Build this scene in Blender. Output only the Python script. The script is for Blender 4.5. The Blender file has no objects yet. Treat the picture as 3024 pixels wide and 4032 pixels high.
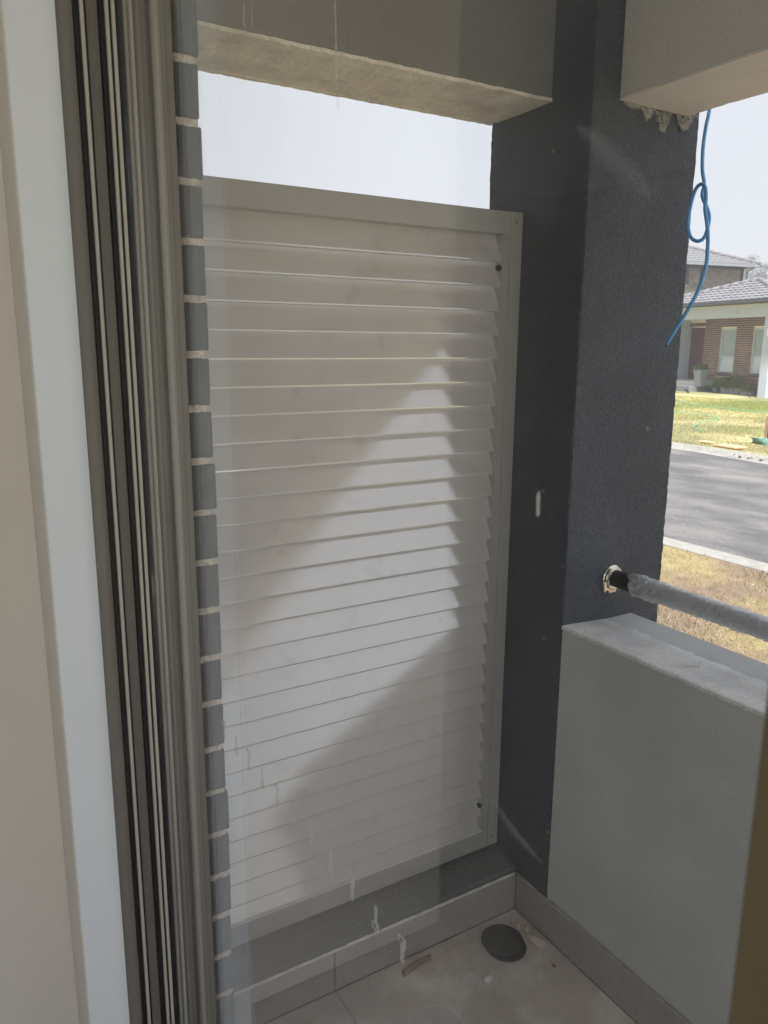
import bpy, bmesh, math, random
from mathutils import Vector, Matrix
random.seed(7)
scene = bpy.context.scene
C = scene.collection
rad = math.radians

# ------------------------------------------------------------------ camera
cam_d = bpy.data.cameras.new('camera'); cam = bpy.data.objects.new('camera', cam_d); C.objects.link(cam)
R3 = Matrix(((0.51115, 0.85946, 0.00691), (0.18373, -0.10138, -0.97774), (-0.83963, 0.50104, -0.20973)))
r_, d_, f_ = (Vector(v).normalized() for v in R3)
mw = Matrix.Identity(4)
for i in range(3):
    mw[i][0], mw[i][1], mw[i][2] = r_[i], -d_[i], -f_[i]
cam.matrix_world = mw
cam_d.sensor_fit = 'HORIZONTAL'; cam_d.sensor_width = 36.0; cam_d.lens = 36.34
cam_d.clip_start = 0.02; cam_d.clip_end = 2500
cam_d.dof.use_dof = True; cam_d.dof.focus_distance = 1.9; cam_d.dof.aperture_fstop = 16
scene.camera = cam

# ------------------------------------------------------------------ sky, sun, exposure
SUN_EL, SUN_AZ = 62, 127          # sun direction: hazy, high
w = bpy.data.worlds.new('World'); scene.world = w; w.use_nodes = True
nt = w.node_tree; bg = nt.nodes['Background']
sky = nt.nodes.new('ShaderNodeTexSky'); sky.sky_type = 'NISHITA'; sky.sun_disc = False
sky.sun_elevation = rad(SUN_EL); sky.sun_rotation = rad(SUN_AZ)
sky.air_density = 1.0; sky.dust_density = 6.0; sky.ozone_density = 1.5
mx = nt.nodes.new('ShaderNodeMixRGB'); mx.inputs[0].default_value = 0.90
mx.inputs[2].default_value = (6.9, 7.15, 7.7, 1)      # even smoke-haze veil over the clear sky
nt.links.new(sky.outputs[0], mx.inputs[1]); nt.links.new(mx.outputs[0], bg.inputs[0])
bg.inputs[1].default_value = 0.0545
sd = bpy.data.lights.new('sun', 'SUN'); sd.energy = 5.0; sd.angle = rad(6); sd.color = (1, 0.965, 0.94)
sun = bpy.data.objects.new('sun', sd); C.objects.link(sun)
a = rad(SUN_AZ); e = rad(SUN_EL)
sun.rotation_euler = Vector((math.sin(a)*math.cos(e), math.cos(a)*math.cos(e), math.sin(e))).to_track_quat('Z', 'Y').to_euler()
vs = scene.view_settings; vs.view_transform = 'Standard'; vs.look = 'None'; vs.gamma = 1; vs.use_curve_mapping = False
vs.exposure = 1.35
scene.render.engine = 'CYCLES'
cy = scene.cycles
cy.max_bounces = 10; cy.diffuse_bounces = 6; cy.glossy_bounces = 4; cy.transparent_max_bounces = 16; cy.volume_bounces = 0

# ------------------------------------------------------------------ material helpers
MATS = {}
def mat(name, col, rough=0.6, var=0.12, vscale=8.0, bump=0.0, bscale=200.0, bdist=0.001, metal=0.0, spec=0.5,
        col2=None, fac2=(0.45, 0.6), c2scale=3.0, stretch=(1, 1, 1), speck=None, coat=0.0, rvar=0.0, detail=4.0, obj_rand=0.0, grain=None):
    if name in MATS: return MATS[name]
    m = bpy.data.materials.new(name); m.use_nodes = True; MATS[name] = m
    N = m.node_tree.nodes; L = m.node_tree.links; b = N['Principled BSDF']
    b.inputs['Roughness'].default_value = rough; b.inputs['Metallic'].default_value = metal
    b.inputs['Specular IOR Level'].default_value = spec
    if coat: b.inputs['Coat Weight'].default_value = coat; b.inputs['Coat Roughness'].default_value = 0.08
    tc = N.new('ShaderNodeNewGeometry'); mp = N.new('ShaderNodeMapping'); mp.inputs['Scale'].default_value = stretch
    L.new(tc.outputs['Position'], mp.inputs[0])
    n1 = N.new('ShaderNodeTexNoise'); n1.inputs['Scale'].default_value = vscale; n1.inputs['Detail'].default_value = detail
    L.new(mp.outputs[0], n1.inputs['Vector'])
    rp = N.new('ShaderNodeMapRange'); rp.inputs[1].default_value = 0.25; rp.inputs[2].default_value = 0.75
    rp.inputs[3].default_value = 1 - var; rp.inputs[4].default_value = 1 + var
    L.new(n1.outputs[0], rp.inputs[0])
    base = N.new('ShaderNodeRGB'); base.outputs[0].default_value = (*col, 1); out = base.outputs[0]
    if col2:
        n2 = N.new('ShaderNodeTexNoise'); n2.inputs['Scale'].default_value = c2scale; n2.inputs['Detail'].default_value = 6
        L.new(mp.outputs[0], n2.inputs['Vector'])
        r2 = N.new('ShaderNodeMapRange'); r2.inputs[1].default_value = fac2[0]; r2.inputs[2].default_value = fac2[1]
        L.new(n2.outputs[0], r2.inputs[0])
        m2 = N.new('ShaderNodeMixRGB'); m2.inputs[2].default_value = (*col2, 1)
        L.new(r2.outputs[0], m2.inputs[0]); L.new(out, m2.inputs[1]); out = m2.outputs[0]
    if speck:      # (colour, voronoi scale, threshold)
        vo = N.new('ShaderNodeTexVoronoi'); vo.inputs['Scale'].default_value = speck[1]; L.new(tc.outputs['Position'], vo.inputs['Vector'])
        r3 = N.new('ShaderNodeMapRange'); r3.inputs[1].default_value = speck[2]; r3.inputs[2].default_value = speck[2]*0.6
        L.new(vo.outputs['Distance'], r3.inputs[0])
        wn = N.new('ShaderNodeTexNoise'); wn.inputs['Scale'].default_value = speck[1]*0.23; L.new(tc.outputs['Position'], wn.inputs['Vector'])
        r4 = N.new('ShaderNodeMapRange'); r4.inputs[1].default_value = 0.56; r4.inputs[2].default_value = 0.62; L.new(wn.outputs[0], r4.inputs[0])
        mu0 = N.new('ShaderNodeMath'); mu0.operation = 'MULTIPLY'; L.new(r3.outputs[0], mu0.inputs[0]); L.new(r4.outputs[0], mu0.inputs[1])
        m3 = N.new('ShaderNodeMixRGB'); m3.inputs[2].default_value = (*speck[0], 1)
        L.new(mu0.outputs[0], m3.inputs[0]); L.new(out, m3.inputs[1]); out = m3.outputs[0]
    mu = N.new('ShaderNodeMixRGB'); mu.blend_type = 'MULTIPLY'; mu.inputs[0].default_value = 1
    L.new(out, mu.inputs[1]); L.new(rp.outputs[0], mu.inputs[2]); out = mu.outputs[0]
    if grain:      # (scale, amount): sandy grain of the surface itself
        ng = N.new('ShaderNodeTexNoise'); ng.inputs['Scale'].default_value = grain[0]; ng.inputs['Detail'].default_value = 1.5
        L.new(tc.outputs['Position'], ng.inputs['Vector'])
        rg_ = N.new('ShaderNodeMapRange'); rg_.inputs[1].default_value = 0.33; rg_.inputs[2].default_value = 0.67
        rg_.inputs[3].default_value = 1 - grain[1]; rg_.inputs[4].default_value = 1 + grain[1]; L.new(ng.outputs[0], rg_.inputs[0])
        mg = N.new('ShaderNodeMixRGB'); mg.blend_type = 'MULTIPLY'; mg.inputs[0].default_value = 1
        L.new(out, mg.inputs[1]); L.new(rg_.outputs[0], mg.inputs[2]); out = mg.outputs[0]
    if obj_rand:
        oi = N.new('ShaderNodeObjectInfo'); r5 = N.new('ShaderNodeMapRange')
        r5.inputs[3].default_value = 1 - obj_rand; r5.inputs[4].default_value = 1 + obj_rand
        L.new(oi.outputs['Random'], r5.inputs[0])
        m5 = N.new('ShaderNodeMixRGB'); m5.blend_type = 'MULTIPLY'; m5.inputs[0].default_value = 1
        L.new(out, m5.inputs[1]); L.new(r5.outputs[0], m5.inputs[2]); out = m5.outputs[0]
    L.new(out, b.inputs['Base Color'])
    if rvar:
        rr = N.new('ShaderNodeMapRange'); rr.inputs[1].default_value = 0.3; rr.inputs[2].default_value = 0.7
        rr.inputs[3].default_value = max(0.02, rough - rvar); rr.inputs[4].default_value = rough + rvar
        L.new(n1.outputs[0], rr.inputs[0]); L.new(rr.outputs[0], b.inputs['Roughness'])
    if bump:
        nb = N.new('ShaderNodeTexNoise'); nb.inputs['Scale'].default_value = bscale; nb.inputs['Detail'].default_value = 2.5
        L.new(mp.outputs[0], nb.inputs['Vector'])
        bp = N.new('ShaderNodeBump'); bp.inputs['Strength'].default_value = bump; bp.inputs['Distance'].default_value = bdist
        L.new(nb.outputs[0], bp.inputs['Height']); L.new(bp.outputs[0], b.inputs['Normal'])
    return m

def see_through(name, alpha_col, tint=(1, 1, 1), f0=0.045, rough=0.0, dust=0.0, dust_col=(0.75, 0.8, 0.85)):
    """thin clear sheet: transparent + Schlick-weighted mirror + a little dust"""
    m = bpy.data.materials.new(name); m.use_nodes = True; N = m.node_tree.nodes; L = m.node_tree.links
    N.remove(N['Principled BSDF']); out = N['Material Output']
    tr = N.new('ShaderNodeBsdfTransparent'); tr.inputs[0].default_value = (*tint, 1)
    gl = N.new('ShaderNodeBsdfGlossy'); gl.inputs['Roughness'].default_value = rough
    ge = N.new('ShaderNodeNewGeometry'); dt = N.new('ShaderNodeVectorMath'); dt.operation = 'DOT_PRODUCT'
    L.new(ge.outputs['Incoming'], dt.inputs[0]); L.new(ge.outputs['Normal'], dt.inputs[1])
    ab = N.new('ShaderNodeMath'); ab.operation = 'ABSOLUTE'; L.new(dt.outputs['Value'], ab.inputs[0])
    om = N.new('ShaderNodeMath'); om.operation = 'SUBTRACT'; om.inputs[0].default_value = 1; L.new(ab.outputs[0], om.inputs[1])
    pw = N.new('ShaderNodeMath'); pw.operation = 'POWER'; pw.inputs[1].default_value = 5; L.new(om.outputs[0], pw.inputs[0])
    ma = N.new('ShaderNodeMath'); ma.operation = 'MULTIPLY_ADD'; ma.inputs[1].default_value = 1 - f0; ma.inputs[2].default_value = f0
    L.new(pw.outputs[0], ma.inputs[0])
    mxs = N.new('ShaderNodeMixShader'); L.new(ma.outputs[0], mxs.inputs[0]); L.new(tr.outputs[0], mxs.inputs[1]); L.new(gl.outputs[0], mxs.inputs[2])
    last = mxs.outputs[0]
    if dust:
        df = N.new('ShaderNodeBsdfDiffuse'); df.inputs[0].default_value = (*dust_col, 1)
        vo = N.new('ShaderNodeTexVoronoi'); vo.inputs['Scale'].default_value = 90; L.new(ge.outputs['Position'], vo.inputs['Vector'])
        a1 = N.new('ShaderNodeMapRange'); a1.inputs[1].default_value = 0.09; a1.inputs[2].default_value = 0.03; L.new(vo.outputs['Distance'], a1.inputs[0])
        n1 = N.new('ShaderNodeTexNoise'); n1.inputs['Scale'].default_value = 14; L.new(ge.outputs['Position'], n1.inputs['Vector'])
        a2 = N.new('ShaderNodeMapRange'); a2.inputs[1].default_value = 0.56; a2.inputs[2].default_value = 0.68; L.new(n1.outputs[0], a2.inputs[0])
        mu = N.new('ShaderNodeMath'); mu.operation = 'MULTIPLY'; L.new(a1.outputs[0], mu.inputs[0]); L.new(a2.outputs[0], mu.inputs[1])
        mp = N.new('ShaderNodeMapping'); mp.inputs['Scale'].default_value = (9, 9, 1.6); L.new(ge.outputs['Position'], mp.inputs[0])
        n2 = N.new('ShaderNodeTexNoise'); n2.inputs['Scale'].default_value = 1.3; n2.inputs['Detail'].default_value = 5; L.new(mp.outputs[0], n2.inputs['Vector'])
        a3 = N.new('ShaderNodeMapRange'); a3.inputs[1].default_value = 0.5; a3.inputs[2].default_value = 0.8; a3.inputs[3].default_value = 0.006; a3.inputs[4].default_value = 0.05
        L.new(n2.outputs[0], a3.inputs[0])
        m4 = N.new('ShaderNodeMath'); m4.operation = 'MULTIPLY_ADD'; m4.inputs[1].default_value = dust; L.new(mu.outputs[0], m4.inputs[0]); L.new(a3.outputs[0], m4.inputs[2])
        ms = N.new('ShaderNodeMixShader'); L.new(m4.outputs[0], ms.inputs[0]); L.new(last, ms.inputs[1]); L.new(df.outputs[0], ms.inputs[2]); last = ms.outputs[0]
    L.new(last, out.inputs[0]); return m

# ------------------------------------------------------------------ object helpers
def tag(o, label=None, cat=None, group=None, kind=None):
    if label: o['label'] = label
    if cat: o['category'] = cat
    if group: o['group'] = group
    if kind: o['kind'] = kind
    return o
def link(name, me, m, parent=None, loc=None, smooth=False):
    o = bpy.data.objects.new(name, me); C.objects.link(o)
    if m and not me.materials: me.materials.append(m)
    if parent: o.parent = parent
    if loc: o.location = loc
    if smooth:
        for p in me.polygons: p.use_smooth = True
    return o
def empty(name, loc, label, cat, group=None):
    o = bpy.data.objects.new(name, None); C.objects.link(o); o.empty_display_size = 0.1
    o['_loc'] = 0; del o['_loc']
    return tag(o, label, cat, group)
def mesh_from(verts, faces, name='mesh'):
    me = bpy.data.meshes.new(name); me.from_pydata(verts, [], faces); me.validate(); me.update(); return me
def bm_box(x0, x1, y0, y1, z0, z1, bev=0.0, seg=1, bm=None):
    own = bm is None
    if own: bm = bmesh.new()
    vs_ = [bm.verts.new(v) for v in ((x0,y0,z0),(x1,y0,z0),(x1,y1,z0),(x0,y1,z0),(x0,y0,z1),(x1,y0,z1),(x1,y1,z1),(x0,y1,z1))]
    fs = [bm.faces.new([vs_[i] for i in f]) for f in ((3,2,1,0),(4,5,6,7),(0,1,5,4),(1,2,6,5),(2,3,7,6),(3,0,4,7))]
    if bev:
        es = set()
        for f in fs: es.update(f.edges)
        bmesh.ops.bevel(bm, geom=list(es), offset=bev, segments=seg, affect='EDGES', profile=0.5)
    return bm
def bm_mesh(bm, name='mesh'):
    me = bpy.data.meshes.new(name); bm.normal_update(); bm.to_mesh(me); bm.free(); return me
def box(name, x0, x1, y0, y1, z0, z1, m, parent=None, bev=0.0, seg=1, smooth=False):
    return link(name, bm_mesh(bm_box(x0,x1,y0,y1,z0,z1,bev,seg), name), m, parent, smooth=smooth)
def prism_mesh(poly, axis, a0, a1, name='prism', bm=None):
    """poly: list of 2D points; extruded along axis ('x','y','z') from a0 to a1"""
    def P(p, a): return {'x': (a, p[0], p[1]), 'y': (p[0], a, p[1]), 'z': (p[0], p[1], a)}[axis]
    own = bm is None
    if own: bm = bmesh.new()
    A = [bm.verts.new(P(p, a0)) for p in poly]; B = [bm.verts.new(P(p, a1)) for p in poly]
    n = len(poly)
    bm.faces.new(A); bm.faces.new(B[::-1])
    for i in range(n): bm.faces.new((A[i], B[i], B[(i+1) % n], A[(i+1) % n]))
    if own:
        bmesh.ops.recalc_face_normals(bm, faces=bm.faces); return bm_mesh(bm, name)
def catmull(pts, n=6):
    P = [Vector(p) for p in pts]; P = [2*P[0]-P[1]] + P + [2*P[-1]-P[-2]]; out = []
    for i in range(1, len(P)-2):
        for k in range(n):
            t = k/n
            out.append(0.5*((2*P[i]) + (-P[i-1]+P[i+1])*t + (2*P[i-1]-5*P[i]+4*P[i+1]-P[i+2])*t*t + (-P[i-1]+3*P[i]-3*P[i+1]+P[i+2])*t**3))
    out.append(P[-2]); return out
def tube_mesh(pts, r, seg=10, name='tube', rough=0.0, caps=True):
    pts = [Vector(p) for p in pts]; vs_, fs = [], []; n = len(pts)
    rs = r if isinstance(r, (list, tuple)) else [r]*n
    up = Vector((0, 0, 1)); t0 = (pts[1]-pts[0]).normalized()
    if abs(t0.dot(up)) > 0.9: up = Vector((1, 0, 0))
    s = t0.cross(up).normalized()
    for i, p in enumerate(pts):
        t = (pts[min(i+1, n-1)] - pts[max(i-1, 0)]).normalized()
        s = (s - t*s.dot(t)).normalized(); b = t.cross(s)
        for k in range(seg):
            a_ = 2*math.pi*k/seg; q = rs[i]*(1+random.uniform(-rough, rough))
            vs_.append(p + (s*math.cos(a_) + b*math.sin(a_))*q)
    for i in range(n-1):
        for k in range(seg):
            fs.append((i*seg+k, i*seg+(k+1) % seg, (i+1)*seg+(k+1) % seg, (i+1)*seg+k))
    if caps: fs.append(tuple(range(seg))[::-1]); fs.append(tuple(range((n-1)*seg, n*seg)))
    return mesh_from([tuple(v) for v in vs_], fs, name)
def lathe_mesh(prof, seg=32, name='lathe'):
    vs_, fs = [], []
    for r, z in prof:
        for k in range(seg): vs_.append((r*math.cos(2*math.pi*k/seg), r*math.sin(2*math.pi*k/seg), z))
    for i in range(len(prof)-1):
        for k in range(seg): fs.append((i*seg+k, i*seg+(k+1) % seg, (i+1)*seg+(k+1) % seg, (i+1)*seg+k))
    fs.append(tuple(range(seg))[::-1]); fs.append(tuple(range((len(prof)-1)*seg, len(prof)*seg)))
    return mesh_from(vs_, fs, name)
def rock_mesh(sx, sy, sz, seed=0, sub=2):
    bm = bmesh.new(); bmesh.ops.create_icosphere(bm, subdivisions=sub, radius=1)
    rn = random.Random(seed); ks = [(Vector((rn.gauss(0,1), rn.gauss(0,1), rn.gauss(0,1))).normalized(), rn.uniform(.55,.9)) for _ in range(9)]
    for v in bm.verts:
        c = v.co.copy()
        for k, h in ks:
            dd = c.dot(k)
            if dd > h: c -= k*(dd-h)
        c += Vector((rn.uniform(-.05,.05),)*3)
        v.co = Vector((c.x*sx, c.y*sy, max(c.z, -.55)*sz + .55*sz))
    return bm_mesh(bm, 'rock')

# ------------------------------------------------------------------ materials
M_char   = mat('charcoal_render', (0.06,0.07,0.092), grain=(240,.34), rough=.66, var=.25, vscale=160, bump=1.0, bscale=190, bdist=.0055, spec=.5, col2=(0.072,0.084,0.108), c2scale=4, speck=((0.25,0.25,0.25), 55, .05))
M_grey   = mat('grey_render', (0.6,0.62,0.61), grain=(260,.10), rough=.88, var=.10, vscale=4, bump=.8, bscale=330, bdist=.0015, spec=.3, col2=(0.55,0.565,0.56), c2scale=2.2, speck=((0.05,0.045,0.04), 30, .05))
M_coping = mat('lit_coping_render', (0.84,0.85,0.86), grain=(240,.14), rough=.9, var=.09, vscale=6, bump=.9, bscale=380, bdist=.0016, col2=(0.70,0.71,0.73), c2scale=9, speck=((0.10,0.10,0.10), 140, .16))  # parapet grey painted paler for the light falling on its top
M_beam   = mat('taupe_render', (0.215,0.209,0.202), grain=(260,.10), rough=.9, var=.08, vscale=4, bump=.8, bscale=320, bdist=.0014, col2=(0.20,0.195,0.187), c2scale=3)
M_cream  = mat('cream_skim', (0.88,0.84,0.73), grain=(150,.10), rough=.95, var=.16, vscale=11, bump=.6, bscale=45, bdist=.004, col2=(0.74,0.69,0.58), fac2=(.50,.66), c2scale=14, stretch=(1.5,1,1))
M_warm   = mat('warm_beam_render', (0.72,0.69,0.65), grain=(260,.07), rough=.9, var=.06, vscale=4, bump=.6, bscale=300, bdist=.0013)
M_soffit = mat('porch_ceiling', (0.82,0.82,0.82), rough=.9)
M_louvre = mat('louvre_powdercoat', (0.71,0.685,0.665), rough=.085, var=.03, vscale=9, bump=.08, bscale=420, bdist=.0006, spec=.55, col2=(0.63,0.60,0.585), fac2=(.60,.70), c2scale=16, rvar=.02)
MATS['louvre_powdercoat'].node_tree.nodes['Principled BSDF'].inputs['IOR'].default_value = 2.7
M_lframe = mat('frame_powdercoat', (0.44,0.43,0.415), rough=.32, var=.05, vscale=12, spec=.5, bump=.06, bscale=700, bdist=.0004)
M_alu    = mat('window_powdercoat', (0.25,0.233,0.212), rough=.36, var=.05, vscale=7, spec=.5, bump=.05, bscale=600, bdist=.0004)
M_alu_hi = mat('window_fin', (0.48,0.455,0.41), rough=.3, var=.04, vscale=7)
M_rubber = mat('black_rubber', (0.006,0.006,0.009), rough=.55, var=.1)
M_brick  = mat('charcoal_brick', (0.028,0.0265,0.0255), grain=(260,.5), rough=.8, var=.45, vscale=110, bump=1.0, bscale=170, bdist=.004, obj_rand=.40, col2=(0.052,0.048,0.045), c2scale=22, stretch=(1,1,.45))
M_mortar = mat('sandy_mortar', (0.74,0.63,0.5), grain=(300,.25), rough=.95, var=.3, vscale=130, bump=1, bscale=200, bdist=.003, col2=(0.58,0.49,0.39), c2scale=60, speck=((0.12,0.09,0.07), 160, .16))
M_lining = mat('white_lining', (0.78,0.83,0.9), rough=.45, var=.03, vscale=2)
M_plaster= mat('interior_plaster', (0.8,0.76,0.72), grain=(500,.03), rough=.85, var=.03, vscale=2)
M_archi  = mat('architrave_paint', (0.72,0.7,0.66), rough=.5, var=.03)
M_carpet = mat('room_floor', (0.46,0.45,0.44), rough=.9, var=.1)
M_dark   = mat('dark_passage_paint', (0.5,0.5,0.5), rough=.8)
M_stile  = mat('unlit_stile', (0.19,0.15,0.085), rough=.5)  # dark ochre paints in the shade on the stile's unlit room side
M_floor  = mat('porch_tile', (0.6,0.53,0.49), grain=(200,.10), rough=.5, var=.2, vscale=5, bump=.3, bscale=120, bdist=.0008, col2=(0.76,0.71,0.67), fac2=(.46,.60), c2scale=7, speck=((0.5,0.47,0.43), 60, .07), rvar=.12)
M_skirt  = mat('skirting_tile', (0.38,0.36,0.335), grain=(180,.10), rough=.45, var=.10, vscale=9, bump=.1, bscale=160, bdist=.0005, rvar=.08)
M_edge   = mat('tile_edge_grout', (0.72,0.7,0.66), rough=.85, var=.25, vscale=40, bump=.6, bscale=150, bdist=.002)
M_plinth = mat('plinth_render', (0.125,0.127,0.13), grain=(260,.22), rough=.85, var=.12, vscale=10, bump=.7, bscale=300, bdist=.0014, speck=((0.7,0.68,0.64), 75, .10))
M_grout  = mat('grout', (0.36,0.33,0.31), rough=.9)
M_steel  = mat('polished_steel', (0.72,0.70,0.66), rough=.10, var=.05, metal=1.0)
M_tube   = mat('satin_steel_tube', (0.86,0.88,0.92), rough=.34, var=.10, vscale=30, metal=.6, stretch=(.3,1,1))
M_sleeve = mat('black_sleeve', (0.022,0.022,0.023), rough=.6, var=.2, vscale=60)
M_screw  = mat('screw_steel', (0.12,0.115,0.11), rough=.4, metal=.8)
M_cable  = mat('blue_cable', (0.15,0.47,1.0), rough=.38, var=.08, vscale=30)
M_copper = mat('cable_core', (0.02,0.02,0.025), rough=.5)
M_chalk  = mat('mortar_lump', (0.62,0.52,0.43), rough=.95, var=.2, vscale=90, bump=.8, bscale=120, bdist=.003)
M_paint  = mat('cream_paint_smear', (0.40,0.39,0.37), rough=.8, var=.3, vscale=60, bump=.6, bscale=150, bdist=.002)
M_wood   = mat('raw_stick', (0.30,0.215,0.16), rough=.85, var=.25, vscale=60)
M_glass  = see_through('clear_glass', None, tint=(.985,.99,.99), f0=.060, dust=.30)
M_film   = see_through('clear_film', None, tint=(.985,.99,.995), f0=.26, rough=.13, dust=.4, dust_col=(.8,.82,.85))
M_decal  = see_through('frosted_decal', None, tint=(.82,.82,.82), f0=.05, rough=.3)
for nd in M_decal.node_tree.nodes:
    pass
def add_diffuse(m, fac, col):
    N = m.node_tree.nodes; L = m.node_tree.links; out = N['Material Output']; src = out.inputs[0].links[0].from_socket
    d2 = N.new('ShaderNodeBsdfDiffuse'); d2.inputs[0].default_value = (*col, 1); t2 = N.new('ShaderNodeBsdfTranslucent'); t2.inputs[0].default_value = (*col, 1)
    ad = N.new('ShaderNodeMixShader'); L.new(d2.outputs[0], ad.inputs[1]); L.new(t2.outputs[0], ad.inputs[2])
    mxx = N.new('ShaderNodeMixShader'); mxx.inputs[0].default_value = fac; L.new(src, mxx.inputs[1]); L.new(ad.outputs[0], mxx.inputs[2]); L.new(mxx.outputs[0], out.inputs[0])
add_diffuse(M_decal, .62, (.85,.85,.83)); add_diffuse(M_film, .42, (.9,.92,.95))
# outdoors
M_lawn   = mat('lawn_soil', (0.165,0.165,0.065), grain=(25,.25), rough=1, var=.25, vscale=3, detail=8, col2=(0.44,0.38,0.19), fac2=(.42,.62), c2scale=.35)
M_verge  = mat('dry_verge_soil', (0.14,0.1,0.067), grain=(60,.25), rough=1, var=.25, vscale=9, detail=8, col2=(0.205,0.165,0.075), fac2=(.42,.6), c2scale=1.6, speck=((0.6,0.52,0.42), 14, .12))
M_road   = mat('dusty_asphalt', (0.072,0.072,0.075), grain=(28,.16), rough=.92, var=.13, vscale=24, detail=8, col2=(0.165,0.157,0.15), fac2=(.42,.74), c2scale=1.5, stretch=(.6,1.3,1))
M_kerb   = mat('kerb_concrete', (0.225,0.22,0.205), grain=(20,.10), rough=.9, var=.14, vscale=6, detail=6)
M_hbrick = mat('red_brown_brick', (0.22,0.14,0.115), rough=.9, var=.2, vscale=9, obj_rand=.28)
M_hmort  = mat('house_mortar', (0.8,0.72,0.64), rough=.95, var=.1)
M_fbrick = mat('far_brick', (0.225,0.20,0.165), rough=.9, var=.2, vscale=6, obj_rand=.2)
M_fmort  = mat('far_mortar', (0.50,0.46,0.40), rough=.95)
M_hrend  = mat('pale_house_render', (0.44,0.49,0.56), grain=(25,.05), rough=.9, var=.04)
M_rtile  = mat('grey_roof_tile', (0.155,0.158,0.172), rough=.85, var=.12, vscale=5, obj_rand=.12)
M_ridge  = mat('ridge_tile', (0.1666,0.1632,0.1768), rough=.85, var=.12, obj_rand=.1)
M_gutter = mat('charcoal_gutter', (0.055,0.062,0.07), rough=.5)
M_cfas   = mat('cream_flashing', (0.62,0.58,0.44), rough=.7)
M_door   = mat('maroon_door', (0.105,0.042,0.040), rough=.6, var=.1, vscale=3, stretch=(1,1,6))
M_wfr    = mat('silver_window_frame', (0.42,0.5,0.58), rough=.4)
M_wgl    = mat('blind_and_sky_pane', (0.26,0.32,0.33), rough=.12, spec=.8)  # bluish tone lightened to carry reflected sky
M_wgl2   = mat('white_blind_and_sky_pane', (0.52,0.6,0.64), rough=.12, spec=.8)  # sky reflection is mixed into this pane colour too
M_dgl    = mat('dark_window', (0.045,0.05,0.055), rough=.1)
M_step   = mat('pale_step_tile', (0.55,0.54,0.50), rough=.7)
M_slab   = mat('grey_slab', (0.19,0.19,0.20), rough=.85)
M_pot    = mat('grey_planter', (0.24,0.26,0.285), rough=.8, var=.06)
M_leaf   = mat('shrub_leaf', (0.105,0.135,0.03), rough=.7, var=.5, vscale=9)
M_leaf2  = mat('bright_leaf', (0.09,0.19,0.04), rough=.7, var=.4, vscale=12)
M_gum    = mat('gum_leaf', (0.052,0.066,0.045), rough=.8, var=.35, vscale=1.2)
M_bark   = mat('gum_bark', (0.22,0.19,0.16), rough=.9, var=.3)
M_hose   = mat('green_hose', (0.13,0.36,0.2), rough=.5)
M_lid    = mat('terracotta_lid', (0.62,0.36,0.20), rough=.9)
M_stake  = mat('timber_stake', (0.30,0.19,0.13), rough=.9)
M_mesh   = mat('teal_silt_cloth', (0.02,0.10,0.085), rough=.6, var=.3, vscale=12)
M_black  = mat('black_plastic', (0.02,0.02,0.02), rough=.4)
M_white  = mat('white_litter', (0.75,0.76,0.76), rough=.6)
M_blue   = mat('pale_blue_litter', (0.35,0.55,0.72), rough=.5)
M_lamp   = mat('lamp_casing', (0.78,0.78,0.76), rough=.4)
# grass blades: colour follows the patch they grow in
def grass_mat(name, c1, c2, sc, lo, hi):
    m = mat(name, c1, rough=.8, var=.35, vscale=40, col2=c2, fac2=(lo, hi), c2scale=sc); return m
M_gr1 = grass_mat('green_grass', (0.19,0.225,0.04), (0.255,0.25,0.07), .35, .42, .60)
M_gr2 = grass_mat('dry_grass', (0.25,0.20,0.135), (0.185,0.175,0.085), 1.4, .50, .68)

# ================================================================== LARGE STRUCTURE
GZ = -1.75
# ground sheet to the horizon
g = link('ground', mesh_from([(-1200,-900,GZ-.15),(900,-900,GZ-.15),(900,1500,GZ-.15),(-1200,1500,GZ-.15)], [(0,1,2,3)]), M_lawn); tag(g, kind='structure')
# road runs across the view between a near kerb and a far kerb; far side swings out to the right
def strip(name, near, far, z, m, kind='structure'):
    v = [(x,y,z) for x,y in near] + [(x,y,z) for x,y in far]; n_ = len(near)
    f = [(i, i+1, n_+i+1, n_+i) for i in range(n_-1)]
    return tag(link(name, mesh_from(v, f), m), kind=kind)
XS = [-60,-30,-20,-14,-10,-9,-8,-7,-6,-5,-4,-3,0,6,20,40]
def near_g(x): return 6.16
def near_b(x): return 5.68
def far_g(x): return far_b(x) - .34
def far_b(x): return 12.16 if x < -8.9 else 12.16 - .17*(x+8.9) if x < -6 else 11.667 - .04*(x+6)
strip('road', [(x,near_g(x)-.02) for x in XS], [(x,far_g(x)+.02) for x in XS], GZ-.074, M_road)
strip('verge', [(x,-3) for x in XS], [(x,near_b(x)+.02) for x in XS], GZ+.0, M_verge)
strip('lawn', [(x,far_b(x)-.02) for x in XS], [(x,60) for x in XS], GZ-.0, M_lawn)
def kerb(name, fa, fb, sgn, label):
    bm = bmesh.new(); rows = []
    for x in XS:
        y0, y1 = fa(x), fb(x)     # y0 gutter side, y1 back
        h = .07
        rows.append([bm.verts.new(p) for p in ((x,y0,GZ-.13),(x,y0,GZ-.066),(x,y0+(y1-y0)*.40,GZ-.056),(x,y0+(y1-y0)*.60,GZ+.002),(x,y1,GZ+.006),(x,y1,GZ-.10))])
    for r0, r1 in zip(rows, rows[1:]):
        for k in range(5): bm.faces.new((r0[k], r1[k], r1[k+1], r0[k+1]))
    bmesh.ops.recalc_face_normals(bm, faces=bm.faces)
    return tag(link(name, bm_mesh(bm), M_kerb), kind='structure')
kerb('kerb', near_g, near_b, 1, 'near'); kerb('kerb', far_g, far_b, -1, 'far')

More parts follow.
